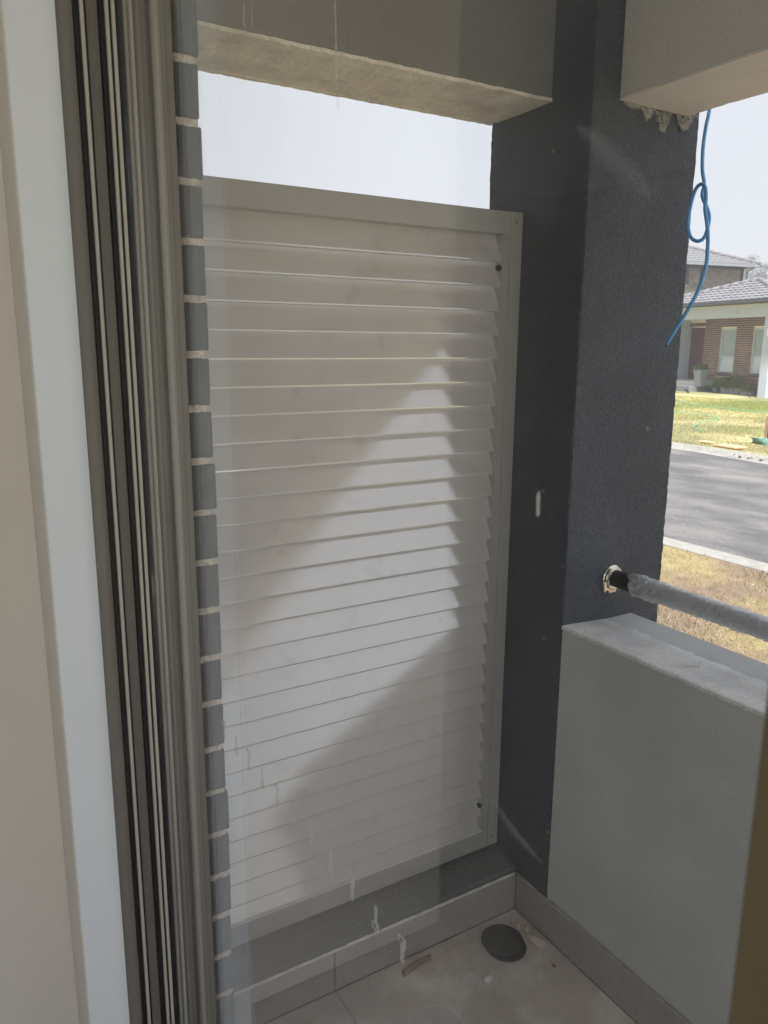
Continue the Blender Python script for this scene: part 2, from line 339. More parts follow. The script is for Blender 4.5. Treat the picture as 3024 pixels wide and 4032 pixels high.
# porch floor with tiles
pf = tag(box('porch_floor', -1.70, 2.9, .30, 1.62, -1.76, -1.549, M_grout), kind='structure')
tx = [-1.434, -.84, -.24, .36, .96, 1.56, 2.16, 2.76]; ty = [.40, .727, 1.291]
for i in range(len(tx)-1):
    for j in range(2):
        link('floor_tile', bm_mesh(bm_box(tx[i]+.0008, tx[i+1]-.0008, ty[j]+.0008, ty[j+1]-.0008, -1.555, -1.54, .0006)), M_floor, pf)

# porch ceiling slab, unseen right end left open to let sun in
tag(box('porch_ceiling', -1.9, 1.15, .41, 1.70, .92, 1.05, M_soffit), kind='structure')

# --- brick wall at the left of the opening
bw = empty('brick_wall', (0,0,0), 'charcoal brick wall end with sandy mortar joints beside the window frame', 'wall')
bw_poly = [(-1.236,.305),(-1.236,.3805),(-1.2345,.3828),(-1.236,.385),(-1.236,.4087),(-1.464,.4087),(-1.464,.305)]
def chamfer_brick(x0, x1, seedv):
    rn = random.Random(seedv)
    bm = bmesh.new(); h = .0375
    # cross-section extruded in z, the end face toward the opening carries a fine arris line
    if abs(x1+1.236) < 1e-4:
        poly = [(x1,.305),(x1,.3800),(x1+.0016,.3825),(x1,.385),(x1,.4075),(x1-.002,.4095),(x0,.4095),(x0,.305)]
    else: poly = [(x1,.305),(x1,.4075),(x1-.002,.4095),(x0+.002,.4095),(x0,.4075),(x0,.305)]
    prism_mesh(poly, 'z', -h, h, bm=bm)
    bmesh.ops.recalc_face_normals(bm, faces=bm.faces)
    es = [e_ for e_ in bm.edges if abs(e_.verts[0].co.z-e_.verts[1].co.z) < 1e-6]
    bmesh.ops.bevel(bm, geom=es, offset=.0022, segments=1, affect='EDGES')
    for v in bm.verts: v.co += Vector((rn.uniform(-.0006,.0006), rn.uniform(-.0006,.0006), rn.uniform(-.0009,.0009)))
    return bm_mesh(bm, 'brick')
full = [chamfer_brick(-1.466, -1.236, s) for s in range(5)]; half = [chamfer_brick(-1.346, -1.236, 10+s) for s in range(5)]
mid = chamfer_brick(-.115, .115, 30)
for k in range(-18, 14):
    zc = -.016 + .086*k + .043
    odd = k % 2
    o = link('brick', (half if odd else full)[random.randrange(5)], M_brick, bw, loc=(random.uniform(-.0015,.0015), random.uniform(-.003,.0025), zc))
    x = (-1.346 if odd else -1.466) - .010
    for j in range(2):
        link('brick', mid, M_brick, bw, loc=(x-.115, random.uniform(-.002,.002), zc)); x -= .24
# mortar: ragged recessed bed
def mortar_mesh():
    bm = bmesh.new(); rn = random.Random(3)
    for k in range(-18, 15):
        zc = -.016 + .086*k; n_ = 14
        for (xa, xb, ya, yb) in ((-1.9, -1.2385, .305, .4085),):
            # ragged end face strip made of little cells
            top, bot = [], []
            ys = [.305 + (.4065-.305)*i/n_ for i in range(n_+1)]
            for i, y in enumerate(ys):
                top.append((y, zc + .0062 + rn.uniform(-.0008,.0012))); bot.append((y, zc - .0062 - rn.uniform(-.0008,.0016)))
            F, Bk = [], []
            for (yt, zt), (yb_, zb) in zip(top, bot):
                dx = rn.uniform(-.0012,.0012); cut = max(0, (yt-.400))*rn.uniform(0,.6)
                F.append((bm.verts.new((-1.2385+dx-cut, yt, zt)), bm.verts.new((-1.2385+dx-cut, yb_, zb))))
            for i in range(n_): bm.faces.new((F[i][0], F[i][1], F[i+1][1], F[i+1][0]))
            E0 = bm.verts.new((-1.9, .405, zc+.0062)); E1 = bm.verts.new((-1.9, .405, zc-.0062))
            bm.faces.new((F[-1][0], F[-1][1], E1, E0))
    bmesh.ops.recalc_face_normals(bm, faces=bm.faces)
    bm_box(-1.9, -1.2405, .31, .4035, -1.60, 1.2, bm=bm)
    return bm_mesh(bm, 'mortar')
link('mortar', mortar_mesh(), M_mortar, bw)

# exterior house wall beyond the bricks and right of the opening, room shell
tag(box('house_wall_left', -2.9, -1.905, .17, .405, -1.76, 1.30, M_brick), kind='structure')
tag(box('house_wall_above', -1.9, 1.35, .17, .405, .98, 1.30, M_brick), kind='structure')
tag(box('house_wall_right', 1.35, 3.2, .17, .405, -1.76, 1.30, M_brick), kind='structure')
tag(box('room_wall_front', -5.0, -1.242, .158, .169, -1.54, 1.15, M_plaster), kind='structure')
tag(box('room_wall_front_right', 1.30, 2.7, .158, .169, -1.54, 1.15, M_plaster), kind='structure')
tag(box('room_wall_lintel', -1.2, 1.29, .150, .169, .93, 1.15, M_plaster), kind='structure')
tag(box('room_wall_left', -1.62, -1.50, -.504, .1575, -1.54, 1.15, M_plaster), kind='structure')
tag(box('room_wall_back', -5.0, 2.7, -4.0, -3.9, -1.54, 1.15, M_dark), kind='structure')
tag(box('room_passage_wall', -5.0, -4.9, -3.9, -1.3, -1.54, 1.15, M_dark), kind='structure')
tag(box('room_ceiling', -5.0, 2.8, -4.0, .168, 1.152, 1.25, M_lining), kind='structure')
tag(box('room_floor', -5.0, 2.8, -4.0, .20, -1.62, -1.545, M_carpet), kind='structure')

# --- lining and architrave of the window reveal
rl = empty('window_reveal', (0,0,0), 'pale window reveal lining with rounded beige architrave at the far left', 'window trim')
lp = [(-1.240,.1425),(-1.2010,.1425),(-1.200,.1435),(-1.200,.184),(-1.1994,.1886),(-1.1980,.1930),(-1.1958,.1975),(-1.1930,.2015),(-1.1905,.2040),(-1.1905,.2046),(-1.240,.2046)]
lb_ = link('lining_board', prism_mesh(lp, 'z', -1.54, .93), M_lining, rl)
for p_ in lb_.data.polygons: p_.use_smooth = len(p_.vertices) == 4
try: lb_.data.set_sharp_from_angle(angle=rad(35))
except Exception: pass
box('architrave', -1.322, -1.2005, .140, .1565, -1.54, .96, M_archi, rl, .004, 3, smooth=True)
box('lining_board', -1.2, 1.28, .1425, .2030, .905, .93, M_lining, rl)
box('lining_board', 1.26, 1.29, .1425, .2030, -1.54, .904, M_lining, rl)

# --- aluminium sliding window: frame profile sections (slope = y/|x| seen from the room)
wd = empty('sliding_window', (0,0,0), 'tall taupe aluminium sliding window with black seals and one clear pane', 'window')
def sect(name, y0, y1, X, m, bev=.0006):
    k = abs(X)/1.2
    return box(name, -1.2355, X, y0*k, y1*k, -1.54, .905, m, wd, bev, 2 if bev > .001 else 1)
sect('jamb_flange', .2064, .2310, -1.204, M_alu, .0010)
sect('jamb_seal', .2304, .2380, -1.1890, M_rubber, 0)
sect('jamb_fin', .2374, .2424, -1.1840, M_alu_hi, .0008)
sect('jamb_seal', .2420, .2449, -1.1900, M_rubber, 0)
sect('track_channel', .2449, .2640, -1.2045, M_alu, .0004)
sect('jamb_seal', .2628, .2705, -1.1900, M_rubber, 0)
sect('jamb_fin', .2701, .2750, -1.1850, M_alu_hi, .0008)
sect('jamb_seal', .2746, .2786, -1.1900, M_rubber, 0)
sect('jamb_fin', .2784, .2836, -1.1860, M_alu_hi, .0008)
sect('glazing_gasket', .2836, .2945, -1.1885, M_rubber, .001)
sect('outer_jamb', .2943, .3000, -1.1995, M_alu_hi, .0006)
sect('outer_jamb', .3004, .3030, -1.1997, M_alu_hi, .0005)
sect('outer_jamb', .3034, .3070, -1.1997, M_alu_hi, .0005)
sect('outer_jamb', .3068, .3308, -1.2035, M_alu, .0008)
sect('jamb_ridge', .3306, .3440, -1.1965, M_alu_hi, .0011)
sect('outer_jamb', .3438, .3606, -1.2030, M_alu, .0008)
sect('outer_jamb', .3000, .3060, -1.2040, M_rubber, 0)
box('window_head', -1.1985, 1.26, .207, .360, .86, .905, M_alu, wd)
box('window_sill', -1.1985, 1.26, .207, .360, -1.548, -1.515, M_alu, wd)
box('right_jamb', 1.215, 1.26, .207, .360, -1.515, .86, M_alu, wd)
gp = box('glass_pane', -1.1884, 1.215, .2850, .2890, -1.515, .86, M_glass, wd)
# near sliding sash stile at right
box('sash_stile', -.1485, -.085, .245, .278, -1.515, .86, M_stile, wd, .002, 2)
# frosted strip of hook-shaped marks on the pane
def hook(flip):
    bm = bmesh.new(); s = -1 if flip else 1; w_ = .0010
    segs = [(-.0046,-.0036,.0050,.0108),(-.0046,.0046,.0098,.0108),(.0036,.0046,.0030,.0098),(.0014,.0024,-.0100,.0084),(-.0012,-.0002,-.0100,.0060)]
    for x0,x1,z0,z1 in segs:
        za, zb = sorted((z0*s, z1*s)); bm_box(x0,x1,-.00015,.00015,za,zb,bm=bm)
    return bm_mesh(bm, 'decal_mark')
h0, h1 = hook(False), hook(True)
for k in range(11):
    o = link('decal_mark', h0 if k % 2 == 0 else h1, M_decal, wd, loc=(-.4445-.0416*k, .2845, -.468)); o.scale = (1.15, 1, 1.15)

# dried drips, streaks and smears left on the pane
def ribbon(pts, ws, y=.28455, t=.0003):
    P = catmull([(p[0], y, p[1]) for p in pts], 6); n = len(P); bm = bmesh.new(); A = []
    for i, p in enumerate(P):
        tt = (P[min(i+1,n-1)]-P[max(i-1,0)]).normalized(); sd_ = Vector((tt.z, 0, -tt.x)); f = i/(n-1)*(len(ws)-1); k = min(int(f), len(ws)-2); w_ = ws[k]+(ws[k+1]-ws[k])*(f-k)
        w_ *= random.uniform(.85,1.15)
        A.append([bm.verts.new(p+sd_*w_-Vector((0,t,0))), bm.verts.new(p-sd_*w_-Vector((0,t,0))), bm.verts.new(p-sd_*w_), bm.verts.new(p+sd_*w_)])
    for a_, b_ in zip(A, A[1:]):
        for k in range(4): bm.faces.new((a_[k], a_[(k+1)%4], b_[(k+1)%4], b_[k]))
    bmesh.ops.recalc_face_normals(bm, faces=bm.faces); return bm_mesh(bm)
M_smear = see_through('dried_smear', None, tint=(1,1,1), f0=.02); add_diffuse(M_smear, .013, (.80,.88,.95))
M_streak = see_through('dried_streak', None, tint=(1,1,1), f0=.02); add_diffuse(M_streak, .22, (.85,.88,.88))
M_drip = see_through('paint_drip', None, tint=(.9,.9,.9), f0=.04); add_diffuse(M_drip, .62, (.80,.80,.76))
link('streak', ribbon([(-.5502,.2406),(-.5485,.2041),(-.5467,.1684)], [.0008,.0008,.0003]), M_streak, wd)
link('drip', ribbon([(-.7267,.2962),(-.7262,.2879),(-.7288,.285),(-.7257,.2803),(-.7228,.2738)], [.0004,.0008,.0003,.0009,.0002]), M_drip, wd)
link('drip', ribbon([(-.7071,.2883),(-.7085,.280),(-.7074,.2709)], [.0002,.0007,.0002]), M_drip, wd)
link('drip', ribbon([(-.3126,-.0768),(-.3128,-.080),(-.3124,-.0892),(-.3122,-.0905)], [.0003,.0012,.0011,.0003]), M_drip, wd)
for w_ in (.0028,.0015,.0005):
    link('smear', ribbon([(-.344,-.2785),(-.3338,-.2807),(-.3201,-.2871),(-.3052,-.2906),(-.293,-.2927)], [w_*.3,w_,w_*1.3,w_,w_*.2], y=.28455-.0004*w_*1000), M_smear, wd)
for w_ in (.0045,.003,.0015):
    link('smear', ribbon([(-.2975,.1030),(-.2851,.0947),(-.2729,.0844),(-.2583,.0731),(-.25,.064)], [w_*.2,w_,w_*1.2,w_,w_*.2], y=.28455-.0004*w_*1000), M_smear, wd)
dot = lathe_mesh([(.0007,-.0002),(.0007,.0002)], 8)
rn_ = random.Random(21)
for i in range(34):
    o = link('dust_spot', dot, M_drip if i % 3 == 0 else M_streak, wd, loc=(rn_.uniform(-.42,-.16), .2842, rn_.uniform(-.32,.10))); o.rotation_euler = (rad(90),0,0); k_ = rn_.uniform(.15,.6); o.scale = (k_, k_*rn_.uniform(1,2), 1)

# --- plinth under the louvre screen and tiled skirtings
pl = empty('screen_plinth', (0,0,0), 'low charcoal rendered ledge strewn with chips under the louvre screen', 'ledge')
link('ledge', prism_mesh([(-1.70,-1.76),(-1.70,-1.396),(-1.5,-1.402),(-1.449,-1.416),(-1.445,-1.424),(-1.445,-1.76)], 'y', .41, 1.2985), M_plinth, pl)
def chip_mesh(n_, x0, x1, y0, y1, z, s0, s1, seed):
    bm = bmesh.new(); rn = random.Random(seed)
    for _ in range(n_):
        x, y, s = rn.uniform(x0,x1), rn.uniform(y0,y1), rn.uniform(s0,s1)*rn.choice((.5,.7,1))
        zz = z(x, y); a_ = rn.uniform(0,3); 
        p = [Vector((math.cos(a_+t)*s*rn.uniform(.5,1), math.sin(a_+t)*s*rn.uniform(.5,1), 0)) for t in (0,1.6,3.1,4.7)]
        b_ = [bm.verts.new((x+q.x, y+q.y, zz)) for q in p]; t_ = [bm.verts.new((x+q.x*.6, y+q.y*.6, zz+s*.6)) for q in p]
        bm.faces.new(t_)
        for i in range(4): bm.faces.new((b_[i], b_[(i+1)%4], t_[(i+1)%4], t_[i]))
    bmesh.ops.recalc_face_normals(bm, faces=bm.faces)
    return bm_mesh(bm)
ck = link('plaster_crumbs', chip_mesh(170, -1.52, -1.452, .45, 1.28, lambda x, y: -1.4155+(-x-1.449)*.24, .0008, .0024, 5), M_chalk, pl); ck['kind'] = 'stuff'
sk = empty('left_skirting', (0,0,0), 'skirting tiles with pale top edge below the louvre ledge', 'skirting')
sk.name = 'skirting'
for y0, y1 in ((.41,.7262),(.7282,1.2915)):
    link('tile', bm_mesh(bm_box(-1.4435, -1.435, y0, y1, -1.54, -1.4315, .0012)), M_skirt, sk)
def ragged_bead(axis, a0, a1, fix, z, r, seed, name='grout_bead'):
    rn = random.Random(seed); n_ = int((a1-a0)/.02); pts = []; rs = []
    for i in range(n_+1):
        a_ = a0+(a1-a0)*i/n_; pts.append((fix, a_, z+rn.uniform(-.0006,.0006)) if axis == 'y' else (a_, fix, z+rn.uniform(-.0006,.0006))); rs.append(r*rn.uniform(.8,1.15))
    return tube_mesh(pts, rs, 6, name)
link('top_edge', ragged_bead('y', .41, 1.2915, -1.4395, -1.4312, .0042, 1), M_edge, sk, smooth=True)
sk2 = empty('skirting', (0,0,0), 'long skirting tiles at the foot of the grey parapet', 'skirting')
for x0, x1 in ((-1.4345,-.6905),(-.6885,.05),(.052,.79),(.792,1.53)):
    link('tile', bm_mesh(bm_box(x0, x1, 1.2915, 1.2985, -1.54, -1.4315, .0012)), M_skirt, sk2)
link('top_edge', ragged_bead('x', -1.4345, 1.53, 1.2955, -1.4315, .0034, 2), mat('worn_tile_edge', (0.42,0.4,0.38), rough=.7, var=.3, vscale=30, bump=.5, bscale=150, bdist=.002), sk2, smooth=True)

# --- column, beams, parapet
def rough_box(name, x0, x1, y0, y1, z0, z1, m, parent, step=.02, amp=.0010, seed=0, bev=.004):
    bm = bm_box(x0,x1,y0,y1,z0,z1,bev,2)
    return link(name, bm_mesh(bm), m, parent)
def ragged_edge_box(name, x0, x1, y0, y1, z0, z1, m, parent, n=60, amp=.0015, seed=1):
    """vertical shaft whose arrises are slightly ragged, as hand-trowelled render"""
    rn = random.Random(seed); bm = bmesh.new(); rows = []
    c = .003
    q = .009
    base = [((x0+c,y0),0),((x0+q,y0),None),((x1-q,y0),None),((x1-c,y0),1),((x1,y0+c),1),((x1,y0+q),None),((x1,y1-q),None),((x1,y1-c),2),((x1-c,y1),2),((x1-q,y1),None),((x0+q,y1),None),((x0+c,y1),3),((x0,y1-c),3),((x0,y1-q),None),((x0,y0+q),None),((x0,y0+c),0)]
    for i in range(n+1):
        z = z0+(z1-z0)*i/n; dd = [(rn.uniform(-amp,amp), rn.uniform(-amp,amp)) for _ in range(4)]
        rows.append([bm.verts.new((p[0]+(dd[w_][0] if w_ is not None else 0), p[1]+(dd[w_][1] if w_ is not None else 0), z)) for p, w_ in base])
    for a_, b_ in zip(rows, rows[1:]):
        for k in range(16): bm.faces.new((a_[k], a_[(k+1)%16], b_[(k+1)%16], b_[k]))
    bm.faces.new(rows[0][::-1]); bm.faces.new(rows[-1])
    return link(name, bm_mesh(bm), m, parent)
colm = empty('porch_column', (0,0,0), 'square charcoal textured column at the porch corner', 'column')
ragged_edge_box('shaft', -1.668, -1.322, 1.300, 1.647, -1.76, .92, M_char, colm, n=240, amp=.0011)
# cream paint slops near the top of the column face
def smear(y0, z0, w_, h_, seed, X=-1.3195):
    rn = random.Random(seed); bm = bmesh.new()
    for _ in range(110):
        t = rn.random(); yy = y0 + w_*rn.uniform(-.5,.5)*(1-t*.75); zz = z0 - t*h_
        L_ = rn.uniform(.002,.010); a_ = rn.uniform(-.9,.9)+rn.choice((0,1.2)); ww = rn.uniform(.0003,.0013)
        dy, dz = math.cos(a_)*L_, math.sin(a_)*L_
        ps = [(yy-dy,zz-dz),(yy+dz*ww/L_*1.0,zz-dy*ww/L_),(yy+dy,zz+dz),(yy-dz*ww/L_,zz+dy*ww/L_)]
        xo = X + rn.uniform(-.0006,.0003)
        t_ = [bm.verts.new((xo+.0006,p[0],p[1])) for p in ps]; b_ = [bm.verts.new((X-.003,p[0],p[1])) for p in ps]
        bm.faces.new(t_)
        for i in range(4): bm.faces.new((b_[i], b_[(i+1)%4], t_[(i+1)%4], t_[i]))
    bmesh.ops.recalc_face_normals(bm, faces=bm.faces); return bm_mesh(bm)
for y_, z_, w_, h_, s in ((1.468,.524,.045,.020,1),(1.520,.524,.055,.042,2),(1.592,.527,.065,.032,3),(1.56,.533,.16,.006,4),(1.42,.524,.06,.004,5)):
    link('paint_smear', smear(y_, z_, w_, h_, s), M_paint, colm)

bl = empty('porch_beam', (0,0,0), 'deep taupe rendered beam with scratched cream underside above the screen', 'beam')
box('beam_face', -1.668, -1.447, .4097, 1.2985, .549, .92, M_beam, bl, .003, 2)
def soffit(x0, x1, y0, y1, z0, z1, seed, n=70, along='y'):
    rn = random.Random(seed); bm = bmesh.new(); rows = []
    for i in range(n+1):
        t = i/n; e0, e1 = rn.uniform(-.0022,.0022), rn.uniform(-.001,.001)
        if along == 'y':
            y = y0+(y1-y0)*t; pr = [(x1+e0,y,z1),(x1+e0-.001,y,z0+.001+rn.uniform(-.0006,.0006)),((x0+x1)/2,y,z0-.0008+rn.uniform(-.0008,.0008)),(x0+.022,y,z0+rn.uniform(-.0006,.0006)),(x0+.018,y,z0+.004),(x0+.012,y,z0+.004),(x0+.010,y,z0-.001),(x0,y,z0-.001+e1),(x0,y,z1)]
        else:
            x = x0+(x1-x0)*t; pr = [(x,y0+e1*.3,z1),(x,y0+e1*.3,z0+.001),(x,(y0+y1)/2,z0+rn.uniform(-.0004,.0004)),(x,y1-.002,z0+e1),(x,y1+e0*.6,z0+.003),(x,y1,z1)]
        rows.append([bm.verts.new(p) for p in pr])
    m_ = len(rows[0])
    for a_, b_ in zip(rows, rows[1:]):
        for k in range(m_): bm.faces.new((a_[k], a_[(k+1)%m_], b_[(k+1)%m_], b_[k]))
    bm.faces.new(rows[0]); bm.faces.new(rows[-1][::-1])
    bmesh.ops.recalc_face_normals(bm, faces=bm.faces); return bm_mesh(bm)
link('beam_underside', soffit(-1.668, -1.4485, .4097, 1.2985, .541, .5488, 4), M_cream, bl)
br = empty('porch_beam', (0,0,0), 'pale beige rendered beam running right from the column over the parapet', 'beam')
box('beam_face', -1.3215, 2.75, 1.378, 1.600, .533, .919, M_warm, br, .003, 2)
link('beam_underside', soffit(-1.3215, 2.75, 1.3795, 1.600, .526, .5328, 9, 220, 'x'), mat('warm_underside_lit', (0.85,0.8,0.75), rough=.9, var=.06, vscale=7, bump=.4, bscale=200, bdist=.001), br)  # beam's own beige painted paler for light from below

pp = empty('parapet_wall', (0,0,0), 'low grey rendered parapet wall below the handrail', 'wall')
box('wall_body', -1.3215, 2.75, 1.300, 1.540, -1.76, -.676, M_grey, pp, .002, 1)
def coping():
    rn = random.Random(8); bm = bmesh.new(); rows = []; n = 300
    for i in range(n+1):
        x = -1.3215+(4.07)*i/n
        e0 = rn.uniform(-.0013,.0013); e1 = rn.uniform(-.0013,.0013); j = rn.uniform(-.0006,.0006)
        rows.append([bm.verts.new(p) for p in ((x,1.2985+e0,-.6765),(x,1.2995+e0,-.6695+j),(x,1.304,-.6675+j),(x,1.42,-.674+j),(x,1.536,-.6825),(x,1.5415+e1,-.686),(x,1.5415,-.692))])
    for a_, b_ in zip(rows, rows[1:]):
        for k in range(6): bm.faces.new((a_[k], b_[k], b_[k+1], a_[k+1]))
    bmesh.ops.recalc_face_normals(bm, faces=bm.faces); return bm_mesh(bm)
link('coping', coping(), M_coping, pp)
# far right column of the porch
c2 = empty('porch_column', (0,0,0), 'second charcoal porch column at the far right end of the parapet', 'column')
ragged_edge_box('shaft', 2.752, 3.10, 1.300, 1.647, -1.76, .92, M_char, c2, n=40)

# ================================================================== LOUVRE SCREEN
ls = empty('louvre_screen', (0,0,0), 'taupe aluminium louvre screen of horizontal blades fixed beside the column', 'screen')
ZT, ZB = .315, -1.394
XF = -1.531
box('top_rail', XF-.045, XF, .4105, 1.2622, .2635, ZT, M_lframe, ls, .0012, 2)
box('bottom_rail', XF-.045, XF, .4105, 1.2625, ZB, -1.338, M_lframe, ls, .0012, 2)
box('rail_lip_highlight', XF-.006, XF+.0022, .4105, 1.2420, -1.3384, -1.3355, mat('lip_highlight', (0.82,0.81,0.79), rough=.3), ls, .0006)  # pale strip added as a painted highlight along the rail's top edge
box('stile', XF-.045, XF+.0006, 1.2635, 1.2985, ZB, ZT+.001, M_lframe, ls, .0012, 2)
box('inner_stile', XF-.045, XF-.0008, 1.2430, 1.2628, -1.3375, .2630, M_lframe, ls, .0010, 2)
box('stile', XF-.045, XF+.0006, .4110, .4400, ZB, ZT, M_lframe, ls, .0012, 2)
# blades
PITCH = .0573; TILT = rad(23.3)
def blade_mesh():
    Lb = .0675; n = 8; t = .0016; prof_o, prof_i = [], []
    # local s along the blade (0 top .. Lb bottom), bow outwards b(s)
    for i in range(n+1):
        s = Lb*i/n; b_ = .00025*math.sin(math.pi*i/n)
        x = s*math.sin(TILT) + b_*math.cos(TILT); z = -s*math.cos(TILT) + b_*math.sin(TILT)
        prof_o.append((x, z)); prof_i.append((x-t*math.cos(TILT), z-t*math.sin(TILT)))
    x, z = prof_o[-1]
    lip = [(x, z-.0030), (x-.0006, z-.0036), (x-.0150, z-.0046), (x-.0155, z-.0038), (x-.0030, z-.0014)]
    top = [(-.004, -.0010), (-.0035, .0009)]
    poly = prof_o + lip + prof_i[::-1][1:] + top
    me = prism_mesh(poly, 'y', 0, .7985)
    for p in me.polygons: p.use_smooth = len(p.vertices) == 4
    return me
bmh = blade_mesh(); 
try:
    bmh.set_sharp_from_angle(angle=rad(10))
except Exception: pass
z0 = .2645
for k in range(28):
    ztop = z0 - PITCH*k
    o = link('blade', bmh, M_louvre, ls, loc=(XF-.0300, .4405, ztop+random.uniform(-.0004,.0004)))
    o.rotation_euler = (random.uniform(-.0004,.0004), random.uniform(-.004,.004), 0)
def disc_mesh(r, t, seg=20): 
    m_ = lathe_mesh([(r*.96,0),(r,t*.3),(r,t*.8),(r*.8,t)], seg); return m_
rb = disc_mesh(.0075,.004)
for z_ in (.186, -1.262):
    o = link('blade_pivot', rb, M_rubber, ls, loc=(XF-.012, 1.2395, z_)); o.rotation_euler = (rad(90), 0, rad(30))
rs_ = disc_mesh(.0028,.0012,12)
for z_ in (.292, -1.368):
    o = link('screw', rs_, M_screw, ls, loc=(XF+.0004, 1.279, z_)); o.rotation_euler = (0, rad(90), 0)

# ================================================================== HANDRAIL
hr = empty('handrail', (0,0,0), 'round steel handrail wrapped in clear film with a polished wall flange', 'handrail')
YR, ZR = 1.460, -.5675
tb = link('tube', tube_mesh([(-1.225,YR,ZR),(2.7,YR,ZR)], .0225, 32), M_tube, hr, smooth=True)
link('end_sleeve', tube_mesh([(-1.3170,YR,ZR),(-1.316,YR,ZR),(-1.235,YR,ZR),(-1.22,YR,ZR)], [.020,.0215,.0215,.0235], 28), M_sleeve, hr, smooth=True)
def flange():
    bm = bmesh.new(); n = 40; out = []
    for k in range(n):
        a_ = 2*math.pi*k/n; r_x = .034*math.cos(a_); r_z = .034*math.sin(a_)
        if r_z < -.012: r_x = max(-.030, min(.030, r_x*1.35)); r_z = max(r_z*1.0, -.040) - .006
        out.append((r_x, r_z))
    rows = []
    for sc_, xx in ((1.0,0),(1.0,.004),(.93,.0065),(.70,.0075),(.70,.0120),(.64,.0135)):
        rows.append([bm.verts.new((xx, p[0]*sc_, p[1]*sc_)) for p in out])
    for a_, b_ in zip(rows, rows[1:]):
        for k in range(n): bm.faces.new((a_[k], a_[(k+1)%n], b_[(k+1)%n], b_[k]))
    bm.faces.new(rows[-1]); bm.faces.new(rows[0][::-1]); bmesh.ops.recalc_face_normals(bm, faces=bm.faces)
    return bm_mesh(bm)
fl = link('wall_flange', flange(), M_steel, hr, loc=(-1.3215, YR, ZR-.002), smooth=True)
try: fl.data.set_sharp_from_angle(angle=rad(30))
except Exception: pass
sc_m = disc_mesh(.0045, .002, 16)
for dy in (-.0185, .0185):
    o = link('screw', sc_m, M_screw, fl, loc=(.0066, dy, -.0335)); o.rotation_euler = (0, rad(90), 0)
def film():
    rn = random.Random(12); vs_, fs = [], []; n, seg = 620, 48
    for i in range(n+1):
        x = -1.243 + i*(3.9/n)*.62; d0 = max(0, (i*(3.9/n)*.62)); loose = .0085*math.exp(-d0/.035)+.0011
        for k in range(seg):
            a_ = 2*math.pi*k/seg
            sp = math.sin(a_*1 + x*210)*.5+.5
            cr = abs(math.sin(a_*3+x*95+math.sin(x*37)*2))**6
            q = .0236 + loose*(.25+rn.random()*.35) + .0016*sp**10 + .0022*cr*rn.uniform(.5,1) + loose*.8*max(0, math.sin(a_*2.3+x*60))
            vs_.append((x+rn.uniform(-.0012,.0012)+(.012*math.sin(a_*2+1)+.006*math.sin(5*a_) if i == 0 else 0), YR+math.cos(a_)*q, ZR+math.sin(a_)*q))
    for i in range(n):
        for k in range(seg): fs.append((i*seg+k, i*seg+(k+1)%seg, (i+1)*seg+(k+1)%seg, (i+1)*seg+k))
    return mesh_from(vs_, fs)
link('film_wrap', film(), M_film, hr)

# ================================================================== BLUE CABLE
cp = [(-1.268,1.600,0.60),(-1.272,1.602,0.527),(-1.272,1.596,0.496),(-1.272,1.592,0.448),(-1.265,1.588,0.399),(-1.253,1.583,0.367),(-1.243,1.579,0.339),(-1.225,1.575,0.311),(-1.213,1.571,0.287),(-1.213,1.567,0.257),(-1.219,1.563,0.241),(-1.232,1.559,0.238),(-1.246,1.554,0.249),(-1.252,1.550,0.275),(-1.248,1.546,0.304),(-1.237,1.542,0.338),(-1.224,1.538,0.352),(-1.209,1.534,0.353),(-1.198,1.530,0.342),(-1.191,1.526,0.319),(-1.187,1.521,0.297),(-1.176,1.517,0.267),(-1.167,1.513,0.237),(-1.162,1.509,0.208),(-1.159,1.505,0.179),(-1.165,1.501,0.139),(-1.176,1.497,0.107),(-1.192,1.492,0.074),(-1.209,1.488,0.044),(-1.230,1.484,0.007)]
cp = [(x, y+.012 if z > .36 else y, z) for x, y, z in cp]
cb = empty('blue_cable', (0,0,0), 'blue cable hanging in a loose knot from the beam beside the column', 'cable')
sp = catmull(cp[:], 6)
link('sheath', tube_mesh(sp, .0041, 12), M_cable, cb, smooth=True)
dv = (sp[-1]-sp[-4]).normalized()
link('cut_end', tube_mesh([sp[-1]-dv*.002, sp[-1]+dv*.004], .0026, 10), M_copper, cb)

# ================================================================== THINGS ON THE PORCH FLOOR
pk = empty('rubber_disc', (0,0,0), 'round black rubber disc lying on the floor in the corner', 'disc')
dm = lathe_mesh([(.048,0),(.053,.001),(.0535,.003),(.048,.004)], 40)
link('lower_pad', dm, M_sleeve, pk, loc=(-1.335,1.178,-1.5395), smooth=True)
dm2 = lathe_mesh([(.051,0),(.055,.002),(.055,.005),(.051,.0068),(.0,.0070)], 40)
link('top_pad', dm2, mat('worn_rubber', (0.03,0.028,0.026), rough=.75, var=.3, vscale=30), pk, loc=(-1.352,1.180,-1.5355), smooth=True)
tag(link('mortar_lump', rock_mesh(.030,.020,.017,4), M_chalk, loc=(-1.300,1.255,-1.5395)), 'largest pale mortar lump at the foot of the skirting behind the disc', 'rubble')
for i,(x,y,s) in enumerate(((-1.372,1.252,.011),(-1.352,1.262,.014),(-1.392,1.246,.008))):
    tag(link('mortar_lump', rock_mesh(s,s*.8,s*.8,20+i), M_chalk, loc=(x,y,-1.5395)), ('middle pale crumb in the corner heap behind the black disc','pale crumb nearest the big lump in the corner heap','leftmost and smallest crumb of the heap behind the disc')[i], 'rubble', 'mortar crumbs heaped in the corner')
tag(link('plaster_chip', rock_mesh(.010,.013,.006,31), M_white, loc=(-1.27,1.07,-1.5395)), 'single white plaster chip in the open floor before the disc', 'rubble')
